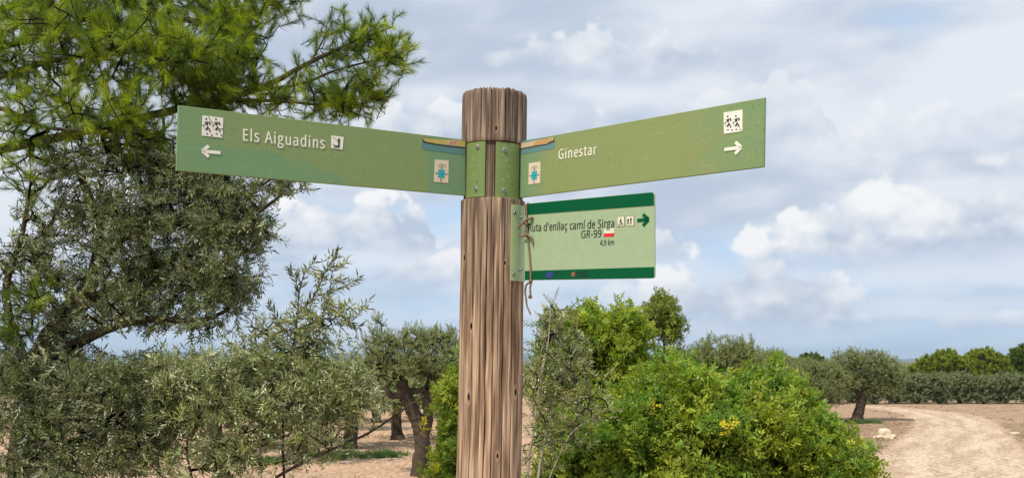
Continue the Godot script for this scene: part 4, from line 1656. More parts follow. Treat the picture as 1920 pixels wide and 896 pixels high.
func build_far() -> void:
	var twig := Color(0.11, 0.09, 0.07)
	# the far edge of the plain: one mass of orchard
	var xf := []
	var cols := []
	var rng := RandomNumberGenerator.new()
	rng.seed = 71
	for k in 5200:
		var az := rng.randf_range(-0.75, 0.75)
		var r := rng.randf_range(120.0, 330.0)
		var crown := Vector3(sin(az) * r, 0, -cos(az) * r)
		crown = Vector3(roundf(crown.x / 4.5) * 4.5, 0, roundf(crown.z / 6.0) * 6.0)
		var u := Vector3(rng.randfn(), rng.randfn(), rng.randfn()).normalized() * pow(rng.randf(), 0.3)
		var p := crown + Vector3(u.x * 2.0, 1.5 + u.y * 1.25, u.z * 2.0)
		p.y += -minf((r - 62.0) * 0.05, 1.2)
		var s := rng.randf_range(1.6, 2.8)
		xf.append(Transform3D(Basis.from_euler(Vector3(rng.randf() * 0.8, rng.randf() * TAU, rng.randf() * 0.8)).scaled(Vector3.ONE * s), p))
		var t := rng.randf_range(0.8, 1.25)
		cols.append(Color(t * 1.25, t * 1.15, t * 0.7))
	var fo := scatter(numbered("far_orchard"), olive_far[0], xf, cols, self)
	fo.set_meta("label", "distant belt of low orchard trees along the edge of the plain")
	fo.set_meta("category", "orchard")
	# umbrella pines behind the hedge row
	var po := opt(0.9, 0.015, 0.012, 0.10, twig, 1.1, 4, 0.5, tint_far_pine)
	var at := P(1757, 676, 86.0)
	at.y = -1.2
	far_tree("umbrella_pine", "broad yellow-green umbrella pine with a dome crown, left of the two above the olive row", "pine tree", "", at,
		[[Vector3(0, 0, 0), Vector3(0.2, 1.2, 0), Vector3(0.3, 2.2, 0)], [Vector3(0.3, 2.0, 0), Vector3(1.6, 3.0, 0.2)], [Vector3(0.2, 2.0, 0), Vector3(-1.3, 2.8, 0)]], 0.22,
		[[0.9, 3.1, 0, 1.5, 1.1, 1.6, 170], [-0.3, 2.8, 0.4, 1.3, 1.0, 1.5, 140], [-1.5, 2.2, 0, 0.9, 0.8, 1.2, 90], [1.9, 2.6, 0.5, 1.0, 1.0, 1.2, 90], [0, 2.0, 0.8, 2.0, 0.8, 1.0, 90]], 201, po, pine_far, -0.3, 0.9)
	at = P(1848, 676, 92.0)
	at.y = -1.2
	far_tree("umbrella_pine", "rounded yellow-green umbrella pine, right of the two above the olive row", "pine tree", "", at,
		[[Vector3(0, 0, 0), Vector3(-0.1, 1.4, 0), Vector3(0, 2.4, 0)], [Vector3(0, 2.0, 0), Vector3(1.2, 3.0, 0.2)], [Vector3(0, 2.0, 0), Vector3(-1.2, 3.0, 0)]], 0.24,
		[[-0.2, 3.25, 0, 1.5, 1.15, 1.7, 190], [1.1, 2.75, 0.3, 1.3, 1.05, 1.5, 150], [-1.2, 2.8, 0.4, 1.1, 0.9, 1.4, 110], [0.3, 2.1, 0.8, 1.9, 0.8, 1.0, 100]], 203, po, pine_far, -0.3, 0.9)
	at = P(1925, 676, 80.0)
	at.y = -0.9
	far_tree("umbrella_pine", "dark green pine at the right edge, taller than the domed ones", "pine tree", "", at,
		[[Vector3(0, 0, 0), Vector3(0.1, 1.6, 0), Vector3(0, 3.0, 0)], [Vector3(0, 1.9, 0), Vector3(-0.7, 2.9, 0.2)]], 0.2,
		[[0.2, 3.2, 0, 1.1, 1.1, 1.2, 130], [-0.9, 3.2, 0.2, 0.35, 0.7, 0.4, 26], [0.6, 2.3, 0.3, 1.2, 0.9, 1.2, 100]], 205, opt(0.9, 0.015, 0.012, 0.10, twig, 1.05, 4, 0.5, tint_far_pine_dark), pine_far, -0.3, 0.9)
	for e in [[1521, 662, 95.0, "small dark round-headed pine just left of the lone olive, far behind", 0.62], [1482, 671, 105.0, "tiny yellow-green pine crown left of the small dark pine", 0.5]]:
		at = P(e[0], 676, e[2])
		at.y = -1.2
		var h: float = EYE + (HY - e[1]) / F * e[2] + 1.2
		far_tree("distant_pine", e[3], "pine tree", "", at, [[Vector3.ZERO, Vector3(0.1, h * 0.4, 0), Vector3(0, h * 0.7, 0)]], 0.12,
			[[0, h - 0.8, 0, 1.15, 0.8, 1.2, 110], [0.2, h - 1.6, 0.3, 1.3, 0.8, 1.2, 70]], int(e[0]), opt(0.9, 0.015, 0.012, 0.10, twig, 0.95, 3, 0.5, tint_far_pine_dark if e[4] > 0.6 else tint_far_pine), pine_far)
	# the clipped olive row along the far side of the track
	var ho := opt(0.35, 0.005, 0.004, 0.04, twig, 0.95, 3, 0.35, tint_row)
	var h0 := far_tree("row_olive", "bushy grey-green young olive in the dense row beyond the track", "olive tree", "young olives in the dense row", P(1716, 757, 53.0) * Vector3(1, 0, 1),
		[[Vector3.ZERO, Vector3(0.03, 0.4, 0), Vector3(0, 0.9, 0)]], 0.06,
		[[0, 0.92, 0, 0.70, 0.52, 0.7, 170], [0.05, 1.15, 0.1, 0.5, 0.32, 0.5, 80], [0, 0.36, 0.1, 0.56, 0.34, 0.55, 90]], 211, ho, olive_far, -0.5, 2.0)
	rng.seed = 9
	var nth := ["first", "second", "third", "fourth", "fifth", "sixth", "seventh", "eighth", "ninth", "tenth", "eleventh"]
	var x := 1430.0
	var k := 0
	h0.set_meta("label", "first bushy young olive of the dense row, counted rightwards from the lone olive")
	while x < 2080.0:
		var label := "young olive of the dense row, mostly hidden behind the lone olive or bright bush"
		if x > 1700.0:
			k += 1
			if k > 1:
				label = "%s bushy young olive of the dense row, counted rightwards from the lone olive" % nth[mini(k - 1, 10)]
		if k == 1 and x > 1700.0:
			h0.position.x = (x - CX) / F * 53.0
		else:
			var d := 53.0 + 0.4 * rng.randfn()
			again(h0, label, Vector3((x - CX) / F * d, 0, -d), rng.randf() * TAU, rng.randf_range(0.94, 1.12))
		x += rng.randf_range(38.0, 46.0)

func tint_row(p: Vector3, rng: RandomNumberGenerator) -> Color:
	var k := rng.randf_range(0.85, 1.2)
	return Color(k * 0.98, k, k * 0.95)

func tint_far_pine(p: Vector3, rng: RandomNumberGenerator) -> Color:
	var k := rng.randf_range(0.95, 1.3)
	return Color(k * 1.0, k * 0.95, k * 0.9)

func tint_far_pine_dark(p: Vector3, rng: RandomNumberGenerator) -> Color:
	var k := rng.randf_range(0.5, 0.8)
	return Color(k * 0.85, k, k * 1.3)

func build_right() -> void:
	var twig := Color(0.12, 0.10, 0.08)
	# the lone olive by the track
	var at := G(1611, 789)
	var m := 1.0 / F * (-at.z)      # metres per photo pixel there
	var lobes := []
	for e in [[1566, 712, 42, 34, 70], [1600, 690, 46, 32, 90], [1640, 692, 48, 34, 90], [1668, 704, 32, 34, 60], [1590, 672, 26, 18, 30], [1635, 672, 30, 14, 26], [1612, 722, 62, 16, 50], [1545, 722, 22, 24, 26], [1682, 716, 14, 26, 18]]:
		lobes.append([(e[0] - 1611.0) * m, (789.0 - e[1]) * m, 0.0, e[2] * m, e[3] * m, 0.9, e[4] * 2.2])
	far_tree("lone_olive", "small lone olive with a dark leaning trunk standing left of the dirt track", "olive tree", "", at,
		[[Vector3(-0.06, 0, 0), Vector3(0.0, 0.3, 0), Vector3(0.1, 0.65, 0), Vector3(0.2, 1.05, 0)], [Vector3(0.12, 0.8, 0), Vector3(-0.2, 1.2, 0.1), Vector3(-0.7, 1.5, 0.2)], [Vector3(0.2, 1.0, 0), Vector3(0.5, 1.35, -0.1), Vector3(0.9, 1.6, 0)], [Vector3(0.2, 1.0, 0), Vector3(0.15, 1.5, 0.1), Vector3(0.0, 1.9, 0.2)]], 0.20,
		lobes, 221, opt(0.25, 0.003, 0.0025, 0.04, twig, 0.9, 3, 0.3, tint_olive_lone), olive_mid, -0.3, 2.2)
	# olives between the bush and the lone olive
	var mid := [[1362, 800, 17.0, 84, 630, "grey-green olive crown with upright shoots, right behind the slender tree", 1.0], [1460, 790, 27.0, 62, 678, "grey olive crown showing over the right end of the bright bush", 1.0], [1535, 775, 36.0, 60, 674, "dull olive crown touching the left side of the lone olive", 0.9], [1430, 790, 31.0, 62, 652, "grey olive crown in the gap between the two nearer grey crowns", 1.0], [1492, 790, 44.0, 52, 668, "small far olive crown below the distant pines, above the bush", 1.0], [1290, 790, 26.0, 50, 650, "grey olive crown partly behind the stems of the slender tree", 1.0]]
	for e in mid:
		var d: float = e[2]
		var o := Vector3((e[0] - CX) / F * d, 0, -d)
		var r: float = e[3] / F * d
		var top: float = EYE + (HY - e[4]) / F * d
		far_tree("orchard_olive", e[5], "olive tree", "", o, [[Vector3.ZERO, Vector3(0.05, 0.5, 0), Vector3(-0.05, 1.0, 0)], [Vector3(0, 0.9, 0), Vector3(r * 0.5, top * 0.65, 0)], [Vector3(0, 0.9, 0), Vector3(-r * 0.5, top * 0.65, 0.1)]], 0.14,
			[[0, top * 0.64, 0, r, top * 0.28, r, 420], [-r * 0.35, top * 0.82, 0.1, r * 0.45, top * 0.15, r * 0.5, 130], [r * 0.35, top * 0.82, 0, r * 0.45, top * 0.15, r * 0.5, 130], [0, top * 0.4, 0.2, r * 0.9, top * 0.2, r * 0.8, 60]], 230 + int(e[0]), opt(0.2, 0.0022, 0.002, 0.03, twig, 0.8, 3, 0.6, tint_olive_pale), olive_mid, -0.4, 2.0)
	# the slender tree behind the bush
	at = P(1238, 676, 8.5)
	at.y = 0.0
	var st := thing("slender_tree", "slender young tree with a small rounded crown rising behind the bush", "tree", at)
	var sb := [[1242, 588, 8.5, 26, 22, 0.18, 44], [1228, 606, 8.5, 20, 18, 0.16, 20], [1258, 606, 8.5, 20, 20, 0.16, 26], [1262, 632, 8.5, 18, 12, 0.14, 10], [1216, 630, 8.5, 12, 9, 0.12, 5], [1246, 566, 8.5, 12, 6, 0.1, 8]]
	dress(st, [[at, P(1240, 780, 8.5), P(1243, 700, 8.5), P(1246, 655, 8.5), P(1242, 610, 8.5)], [P(1242, 720, 8.5), P(1230, 672, 8.48), P(1224, 630, 8.45), P(1230, 596, 8.45)], [P(1245, 690, 8.5), P(1256, 650, 8.55), P(1262, 620, 8.55)]],
		[[0.022, 0.006], [0.014, 0.004], [0.010, 0.003]], ["trunk", "limb", "limb"], targets_in(sb, 241, -0.4, 6.0, 0.7), 241, opt(0.06, 0.0013, 0.0014, 0.008, Color(0.13, 0.11, 0.09), 0.66, 3, 0.5, tint_bush_mid), bush_near)
	# tall dark part of the thicket behind
	at = P(1110, 676, 7.4)
	at.y = 0.0
	var tb := thing("tall_shrub", "tall dark green shrub behind the right side of the post, under the route sign", "shrub", at)
	var tg := [[1080, 660, 7.4, 52, 50, 0.45, 90], [1072, 618, 7.4, 26, 22, 0.3, 26], [1140, 650, 7.4, 48, 40, 0.45, 80], [1172, 622, 7.4, 26, 28, 0.3, 34], [1168, 592, 7.4, 16, 14, 0.2, 10], [1105, 598, 7.4, 22, 12, 0.25, 14], [1195, 700, 7.4, 22, 24, 0.4, 28], [1040, 652, 7.4, 24, 34, 0.4, 34], [1110, 620, 7.4, 40, 20, 0.4, 30], [1100, 730, 7.4, 100, 60, 0.5, 130], [1190, 730, 7.4, 60, 40, 0.5, 60]]
	dress(tb, [[at, P(1110, 900, 7.4), P(1105, 760, 7.4), P(1095, 670, 7.4)], [P(1110, 900, 7.4), P(1150, 760, 7.45), P(1165, 650, 7.4)], [P(1110, 860, 7.4), P(1060, 740, 7.3), P(1060, 660, 7.3)]],
		[[0.035, 0.010], [0.022, 0.006], [0.018, 0.005]], ["trunk", "limb", "limb"], targets_in(tg, 251, -0.15, 4.5, 0.65), 251, opt(0.08, 0.0014, 0.0016, 0.01, Color(0.12, 0.10, 0.08), 0.82, 4, 0.45, tint_bush), bush_near)
	# the bright bush
	at = P(1320, 676, 6.2)
	at.y = 0.0
	var bb := thing("bright_bush", "broad bright yellow-green leafy bush filling the space right of the post", "bush", at)
	var bg := [[1120, 860, 6.2, 110, 80, 0.5, 220], [1080, 820, 6.2, 70, 50, 0.4, 80], [1200, 800, 6.2, 100, 70, 0.5, 190], [1300, 800, 6.2, 110, 62, 0.55, 220], [1385, 795, 6.2, 80, 54, 0.5, 170], [1405, 748, 6.2, 30, 18, 0.3, 34], [1330, 744, 6.2, 44, 18, 0.35, 38], [1240, 750, 6.2, 40, 18, 0.3, 30], [1455, 815, 6.2, 74, 70, 0.5, 160], [1505, 860, 6.2, 62, 62, 0.45, 130], [1550, 890, 6.2, 50, 50, 0.35, 90], [1470, 766, 6.2, 26, 20, 0.25, 24], [1515, 790, 6.2, 22, 22, 0.2, 20], [1300, 910, 6.0, 200, 70, 0.4, 260], [1480, 940, 6.1, 130, 50, 0.4, 140], [1100, 950, 6.1, 130, 50, 0.4, 100], [1350, 1060, 6.2, 260, 110, 0.5, 160], [1590, 880, 6.2, 24, 20, 0.15, 18], [1575, 850, 6.2, 16, 14, 0.12, 8], [1290, 715, 6.2, 90, 26, 0.4, 14], [1430, 728, 6.2, 90, 28, 0.4, 14], [1545, 815, 6.2, 36, 40, 0.3, 14], [1615, 870, 6.2, 24, 26, 0.2, 8]]
	dress(bb, [[at, P(1310, 1080, 6.2), P(1290, 900, 6.25), P(1280, 800, 6.3)], [at, P(1370, 1050, 6.2), P(1430, 900, 6.25), P(1450, 800, 6.3)], [at, P(1220, 1050, 6.2), P(1140, 900, 6.25)], [P(1370, 1050, 6.2), P(1490, 960, 6.2), P(1545, 890, 6.2)]],
		[[0.03, 0.008], [0.024, 0.006], [0.02, 0.006], [0.016, 0.004]], ["stem", "stem", "stem", "stem"], targets_in(bg, 261, -0.08, 4.4, 0.6), 261, opt(0.10, 0.0014, 0.0016, 0.01, Color(0.12, 0.10, 0.08), 0.84, 4, 0.5, tint_bush), bush_near)
	# its smaller neighbour left of the post
	at = P(830, 676, 8.2)
	at.y = 0.0
	var lb := thing("leafy_bush", "leafy green bush half hidden behind the left edge of the post", "bush", at)
	var lg := [[858, 750, 8.2, 24, 36, 0.3, 44], [852, 800, 8.2, 20, 26, 0.3, 18], [850, 880, 8.2, 34, 32, 0.4, 60], [880, 730, 8.2, 34, 50, 0.3, 34], [900, 850, 8.2, 50, 80, 0.4, 60]]
	dress(lb, [[at, P(835, 960, 8.2), P(850, 850, 8.2), P(856, 760, 8.2)], [P(835, 960, 8.2), P(838, 850, 8.15), P(842, 770, 8.15)]],
		[[0.02, 0.006], [0.012, 0.004]], ["stem", "stem"], targets_in(lg, 271, -0.4, 4.0, 0.55), 271, opt(0.08, 0.0014, 0.0015, 0.008, Color(0.12, 0.10, 0.08), 1.0, 3, 0.45, tint_bush), bush_near)
	# wispy grey olive shoots beside the post
	at = P(1010, 676, 5.4)
	at.y = 0.0
	var wo := thing("wild_olive", "wispy grey-leaved wild olive with pale bare stems, directly right of the post", "shrub", at)
	var wg := [[1032, 620, 5.4, 26, 55, 0.15, 40], [1060, 690, 5.4, 46, 70, 0.22, 70], [1015, 720, 5.4, 34, 90, 0.2, 56], [1050, 790, 5.4, 56, 70, 0.2, 64], [1110, 760, 5.4, 40, 40, 0.2, 30], [1090, 660, 5.4, 26, 40, 0.15, 20], [1010, 850, 5.4, 50, 60, 0.2, 30], [1030, 590, 5.4, 16, 24, 0.08, 12]]
	var wopt := opt(0.06, 0.0012, 0.0010, 0.006, Color(0.42, 0.38, 0.31), 0.62, 1, 0.5, tint_olive_pale)
	wopt["pale"] = true
	dress(wo, [[at, P(1005, 960, 5.4), P(1030, 790, 5.38), P(1048, 720, 5.36), P(1070, 670, 5.36), P(1092, 640, 5.36)], [at, P(990, 940, 5.4), P(1002, 800, 5.35), P(1012, 720, 5.35), P(1028, 640, 5.35), P(1032, 575, 5.35)], [P(1005, 960, 5.4), P(1060, 830, 5.34), P(1100, 790, 5.34), P(1140, 765, 5.34)]],
		[[0.009, 0.003], [0.008, 0.002], [0.005, 0.0015]], ["stem", "stem", "stem"], targets_in(wg, 281, -0.4, 6.0, 0.8), 281, wopt, olive_near)

func build_left() -> void:
	var twig := Color(0.10, 0.085, 0.065)
	# gnarled olive beyond the brush
	var at := G(787, 892)
	var d := -at.z
	var gn := thing("gnarled_olive", "old olive with a dark twisted forking trunk, just left of the post", "olive tree", at)
	var gt := [[765, 665, d, 80, 36, 0.9, 170], [825, 660, d, 50, 46, 0.9, 110], [710, 660, d, 46, 34, 0.8, 70], [706, 625, d, 16, 28, 0.25, 22], [800, 628, d, 40, 18, 0.5, 36], [840, 700, d, 30, 34, 0.6, 50], [760, 700, d, 60, 20, 0.7, 36], [838, 628, d, 16, 20, 0.3, 14], [680, 690, d, 40, 30, 0.6, 40], [775, 692, d, 70, 22, 0.8, 120], [770, 640, d, 70, 22, 0.8, 90], [835, 705, d - 0.3, 30, 26, 0.4, 50]]
	var gopt := opt(0.14, 0.003, 0.0025, 0.02, twig, 0.70, 3, 0.6, tint_olive_pale)
	gopt["knobbly"] = 0.26
	gopt["per"] = 7
	dress(gn, [[P(787, 896, d), P(789, 860, d), P(792, 832, d), P(786, 800, d), P(778, 780, d), P(766, 755, d), P(757, 735, d), P(752, 712, d)], [P(790, 822, d), P(800, 795, d), P(803, 765, d), P(797, 740, d), P(806, 712, d), P(795, 694, d)], [P(757, 737, d - 0.1), P(735, 742, d - 0.1), P(722, 728, d - 0.1), P(712, 722, d - 0.1)], [P(757, 735, d), P(780, 733, d), P(800, 728, d - 0.2)], [P(806, 715, d), P(825, 700, d + 0.1), P(838, 676, d + 0.1)]],
		[[0.15, 0.12, 0.3], [0.13, 0.05], [0.08, 0.03], [0.08, 0.04], [0.06, 0.02]], ["trunk", "limb", "limb", "limb", "limb"], targets_in(gt, 301, -0.45, 2.0, 0.6), 301, gopt, olive_mid)
	# second olive to its left
	at = G(556, 868)
	d = -at.z
	var so := thing("leaning_olive", "olive with a thick leaning trunk seen through the brush at left of centre", "olive tree", at)
	dress(so, [[P(552, 870, d), P(560, 835, d), P(568, 800, d), P(566, 765, d), P(575, 730, d)], [P(567, 790, d), P(590, 760, d), P(625, 735, d)], [P(566, 775, d), P(540, 750, d), P(505, 735, d)]],
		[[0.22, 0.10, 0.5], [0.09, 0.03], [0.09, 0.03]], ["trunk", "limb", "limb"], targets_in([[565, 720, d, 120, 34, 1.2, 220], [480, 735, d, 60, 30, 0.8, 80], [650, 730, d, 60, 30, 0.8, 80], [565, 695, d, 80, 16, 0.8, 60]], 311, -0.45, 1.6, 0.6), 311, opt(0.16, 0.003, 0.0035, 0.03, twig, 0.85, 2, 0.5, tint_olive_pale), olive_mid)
	# orchard beyond
	var first: Node3D = null
	var spots := [[300, 30.0, "olive of the orchard rows behind, low crown at far left between dense olive and brush"], [430, 34.0, "olive of the orchard rows behind, left of the leaning olive's trunk"], [660, 33.0, "olive of the orchard rows behind, between the leaning and the gnarled trunks"], [120, 33.0, "leftmost olive of the orchard rows behind, screened by the dense olive"], [520, 44.0, "farther olive of the orchard rows, behind the leaning olive's crown"], [690, 46.0, "farther olive of the orchard rows, just left of the gnarled olive's fork"], [360, 46.0, "farther olive of the orchard rows, below the gap under the dense olive"], [800, 48.0, "farther olive of the orchard rows, seen between gnarled trunk and leafy bush"], [740, 60.0, "farthest olive of the orchard rows, in the fork of the gnarled olive"], [210, 45.0, "farther olive of the orchard rows at left, screened by dense leaves"],
		[400, 25.0, "near low olive behind the left half of the olive brush"], [500, 27.0, "near low olive behind the middle of the olive brush"], [655, 26.0, "near low olive behind the right tip of the olive brush"], [745, 29.0, "low olive directly behind the gnarled olive's left arm"], [835, 28.0, "low olive behind the leafy bush, right of the gnarled trunk"], [590, 52.0, "far orchard olive above the leaning olive, left of the gnarled one"],
		[250, 38.0, "middle-distance orchard olive at left, behind the dense olive's lower leaves"], [330, 37.0, "middle-distance orchard olive just left of the olive brush"], [480, 38.0, "middle-distance orchard olive left of the leaning olive's crown"], [560, 40.0, "middle-distance orchard olive straight behind the leaning olive"], [625, 38.0, "middle-distance orchard olive right of the leaning olive's crown"], [705, 37.0, "middle-distance orchard olive under the gnarled olive's left arm"], [775, 40.0, "middle-distance orchard olive behind the gnarled olive's fork"], [850, 38.0, "middle-distance orchard olive beside the post's left edge"]]
	var rng := RandomNumberGenerator.new()
	rng.seed = 12
	for e in spots:
		d = e[1]
		at = Vector3((e[0] - CX) / F * d, 0, -d)
		var where: String = e[2]
		if first == null:
			first = far_tree("background_olive", where, "olive tree", "olives in the orchard rows behind", at, [[Vector3.ZERO, Vector3(0.06, 0.5, 0), Vector3(-0.05, 1.0, 0)], [Vector3(0, 0.9, 0), Vector3(0.7, 1.4, 0)], [Vector3(0, 0.9, 0), Vector3(-0.7, 1.35, 0.1)]], 0.16,
				[[0, 1.35, 0, 1.45, 0.55, 1.3, 240], [0.4, 1.6, 0.2, 0.8, 0.38, 0.8, 80], [-0.5, 1.6, 0, 0.8, 0.36, 0.8, 80]], 321, opt(0.3, 0.004, 0.004, 0.04, twig, 1.0, 2, 0.4, tint_olive_pale), olive_far, -0.5, 1.4)
		else:
			again(first, where, at, rng.randf() * TAU, rng.randf_range(0.9, 1.1))
	build_pine()
	build_olive()

func build_pine() -> void:
	var at := Vector3(-4.3, 0, -6.8)
	var pine := thing("aleppo_pine", "pine with fine bright yellow-green needle tufts, boughs reaching in from the upper left", "pine tree", at)
	var T := func(y: float) -> Vector3: return Vector3(-4.3 + 0.05 * y, y, -6.8 + 0.03 * y)
	var g := [
		[at, T.call(1.2), T.call(2.6), T.call(4.2), T.call(6.0)],
		[T.call(2.6), P(-120, 330, 6.3), P(120, 255, 6.1), P(330, 205, 5.9), P(480, 168, 5.8), P(570, 122, 5.7), P(650, 84, 5.7), P(735, 50, 5.7)],
		[P(480, 168, 5.8), P(560, 158, 5.7), P(640, 128, 5.65), P(740, 105, 5.65)],
		[P(420, 186, 5.85), P(530, 190, 5.8), P(640, 200, 5.75), P(700, 190, 5.75)],
		[P(585, 112, 5.7), P(605, 75, 5.7), P(620, 45, 5.7)],
		[T.call(3.4), P(-100, 190, 6.0), P(90, 115, 5.7), P(230, 100, 5.5), P(345, 75, 5.4)],
		[T.call(4.2), P(-80, 40, 6.2), P(150, -20, 6.0), P(360, -30, 6.0), P(560, -15, 6.0)],
		[T.call(3.0), P(-60, 215, 5.7), P(90, 240, 5.4), P(230, 250, 5.3)],
		[P(150, -20, 6.0), P(300, 30, 5.9), P(430, 50, 5.9), P(500, 70, 5.9)],
		[T.call(2.2), P(-80, 450, 6.0), P(40, 560, 5.6), P(60, 600, 5.4)]]
	var radii := [[0.16, 0.06, 0.3], [0.035, 0.004], [0.012, 0.003], [0.011, 0.003], [0.007, 0.002], [0.028, 0.003], [0.03, 0.003], [0.022, 0.003], [0.014, 0.003], [0.016, 0.003]]
	var names := ["trunk", "limb", "limb", "limb", "limb", "limb", "limb", "limb", "limb", "limb"]
	var bl := [[695, 78, 5.7, 50, 44, 0.25, 46], [735, 108, 5.65, 30, 26, 0.2, 32], [640, 110, 5.7, 60, 36, 0.25, 24], [600, 155, 5.75, 80, 30, 0.3, 26], [690, 175, 5.7, 48, 26, 0.25, 34], [620, 195, 5.75, 80, 24, 0.3, 46], [520, 195, 5.8, 60, 30, 0.3, 26], [650, 215, 5.7, 30, 16, 0.2, 10], [600, 75, 5.7, 26, 30, 0.15, 4], [630, 50, 5.7, 36, 12, 0.12, 5],
		[440, 120, 5.8, 60, 60, 0.35, 100], [400, 190, 5.8, 90, 60, 0.35, 120], [330, 110, 5.5, 70, 70, 0.4, 130], [200, 90, 5.6, 130, 90, 0.5, 210], [60, 90, 5.8, 120, 110, 0.5, 190], [440, 60, 6.1, 70, 60, 0.3, 60], [440, 40, 5.9, 70, 50, 0.3, 70], [330, 10, 6.0, 110, 50, 0.35, 90], [500, 0, 6.0, 60, 20, 0.25, 40], [545, -5, 6.0, 40, 14, 0.2, 16], [150, 0, 6.0, 160, 60, 0.5, 120], [220, 220, 5.4, 90, 60, 0.35, 80], [90, 240, 5.5, 110, 70, 0.4, 80], [280, 290, 5.6, 90, 50, 0.35, 60], [60, 330, 5.6, 80, 50, 0.35, 40], [30, 620, 5.4, 36, 34, 0.2, 14], [70, 560, 5.4, 30, 26, 0.2, 8],
		[300, -120, 6.2, 300, 110, 0.8, 130], [-150, 100, 6.2, 150, 200, 0.8, 120], [0, -300, 6.6, 350, 140, 1.2, 110]]
	dress(pine, g, radii, names, targets_in(bl, 401, -0.18, 3.6, 0.8), 401, opt(0.11, 0.0014, 0.0014, 0.012, Color(0.27, 0.235, 0.195), 1.0, 2, 0.25, tint_pine), pine_near)

func build_olive() -> void:
	# the dense olive under the pine
	var at := P(20, 676, 5.9)
	at.y = 0.0
	var ol := thing("dense_olive", "dense dark-leaved olive filling the left side below the pine boughs", "olive tree", at)
	var g := [
		[at, P(20, 1100, 5.9), P(40, 860, 5.9), P(60, 700, 5.9), P(120, 590, 5.9), P(175, 520, 5.9), P(180, 420, 5.9), P(150, 330, 5.9)],
		[P(120, 590, 5.9), P(230, 530, 5.7), P(330, 480, 5.5), P(450, 420, 5.4), P(545, 352, 5.4)],
		[P(60, 700, 5.9), P(150, 640, 5.6), P(260, 600, 5.4), P(380, 600, 5.3), P(455, 560, 5.3)],
		[P(60, 720, 5.9), P(10, 560, 5.7), P(40, 440, 5.6), P(55, 350, 5.5)],
		[P(175, 500, 5.9), P(260, 420, 5.7), P(340, 360, 5.6), P(420, 330, 5.5)],
		[P(40, 800, 5.9), P(160, 740, 5.4), P(300, 715, 5.2), P(400, 720, 5.1)]]
	var radii := [[0.09, 0.02, 0.2], [0.035, 0.005], [0.035, 0.005], [0.03, 0.006], [0.025, 0.005], [0.025, 0.005]]
	var bl := [[230, 330, 5.7, 150, 70, 0.5, 130], [400, 330, 5.5, 110, 60, 0.4, 130], [530, 345, 5.4, 48, 22, 0.2, 26], [300, 420, 5.5, 150, 70, 0.5, 190], [430, 420, 5.4, 72, 62, 0.35, 120], [150, 430, 5.7, 110, 70, 0.5, 90], [90, 500, 5.6, 110, 60, 0.5, 90], [280, 520, 5.5, 150, 60, 0.5, 170], [420, 510, 5.4, 74, 50, 0.35, 100], [430, 560, 5.3, 50, 30, 0.25, 40], [240, 580, 5.4, 140, 34, 0.4, 80], [380, 610, 5.3, 70, 18, 0.25, 20], [100, 600, 5.7, 110, 60, 0.5, 90], [70, 700, 5.6, 140, 60, 0.5, 150], [220, 720, 5.3, 140, 56, 0.5, 190], [100, 800, 5.5, 170, 80, 0.5, 210], [280, 790, 5.2, 130, 60, 0.4, 150], [90, 890, 5.4, 180, 60, 0.5, 150], [250, 860, 5.2, 120, 40, 0.3, 60], [-120, 600, 5.9, 120, 300, 0.6, 160], [330, 720, 5.2, 100, 44, 0.35, 90], [480, 450, 5.4, 30, 34, 0.2, 16]]
	dress(ol, g, radii, ["trunk", "limb", "limb", "limb", "limb", "limb"], targets_in(bl, 411, -0.16, 3.4, 0.8), 411, opt(0.09, 0.0012, 0.0013, 0.012, Color(0.11, 0.09, 0.07), 0.66, 3, 0.15, tint_olive), olive_near)
	# paler olive brush in front of it
	at = P(330, 676, 4.9)
	at.y = 0.0
	var br := thing("olive_brush", "pale grey-green olive brush with a long bare branch, left of the gnarled olive", "shrub", at)
	g = [
		[at, P(360, 1120, 4.9), P(440, 950, 4.9), P(520, 893, 4.85), P(600, 852, 4.8), P(690, 812, 4.8), P(745, 775, 4.8), P(795, 742, 4.8)],
		[P(420, 985, 4.9), P(430, 880, 4.9), P(470, 790, 4.9), P(530, 700, 4.9), P(575, 630, 4.9)],
		[P(440, 850, 4.9), P(510, 775, 4.8), P(600, 742, 4.75), P(670, 722, 4.75)],
		[P(400, 1030, 4.9), P(360, 900, 4.85), P(350, 830, 4.8), P(370, 760, 4.8)],
		[P(432, 870, 4.9), P(520, 822, 4.8), P(620, 792, 4.75), P(680, 780, 4.75)]]
	bl = [[420, 695, 4.95, 90, 30, 0.35, 64], [520, 692, 4.9, 90, 38, 0.35, 79], [605, 705, 4.85, 70, 36, 0.35, 68], [668, 738, 4.8, 46, 38, 0.3, 50], [560, 762, 4.85, 120, 46, 0.35, 100], [440, 765, 4.9, 110, 52, 0.4, 93], [600, 820, 4.8, 100, 24, 0.25, 28], [460, 830, 4.8, 80, 28, 0.25, 25], [350, 880, 4.9, 60, 40, 0.3, 28], [480, 862, 4.85, 90, 22, 0.2, 17], [400, 900, 4.9, 80, 30, 0.2, 17], [560, 652, 4.9, 70, 20, 0.25, 21], [470, 650, 4.95, 60, 16, 0.2, 10], [330, 700, 4.95, 60, 26, 0.3, 28]]
	dress(br, g, [[0.011, 0.004], [0.009, 0.003], [0.007, 0.002], [0.008, 0.002], [0.007, 0.002]], ["trunk", "limb", "limb", "limb", "limb"], targets_in(bl, 421, -0.12, 5.0, 0.85), 421, opt(0.08, 0.0011, 0.0011, 0.008, Color(0.15, 0.125, 0.095), 0.62, 3, 0.05, tint_brush), olive_near)
	# the sprig that stands clear against the sky: its leaves one by one
	at = P(545, 676, 4.85)
	at.y = 0.0
	var sp := thing("olive_sprig", "thin upright olive sprig with separate leaves against the sky, below the left sign", "shrub", at)
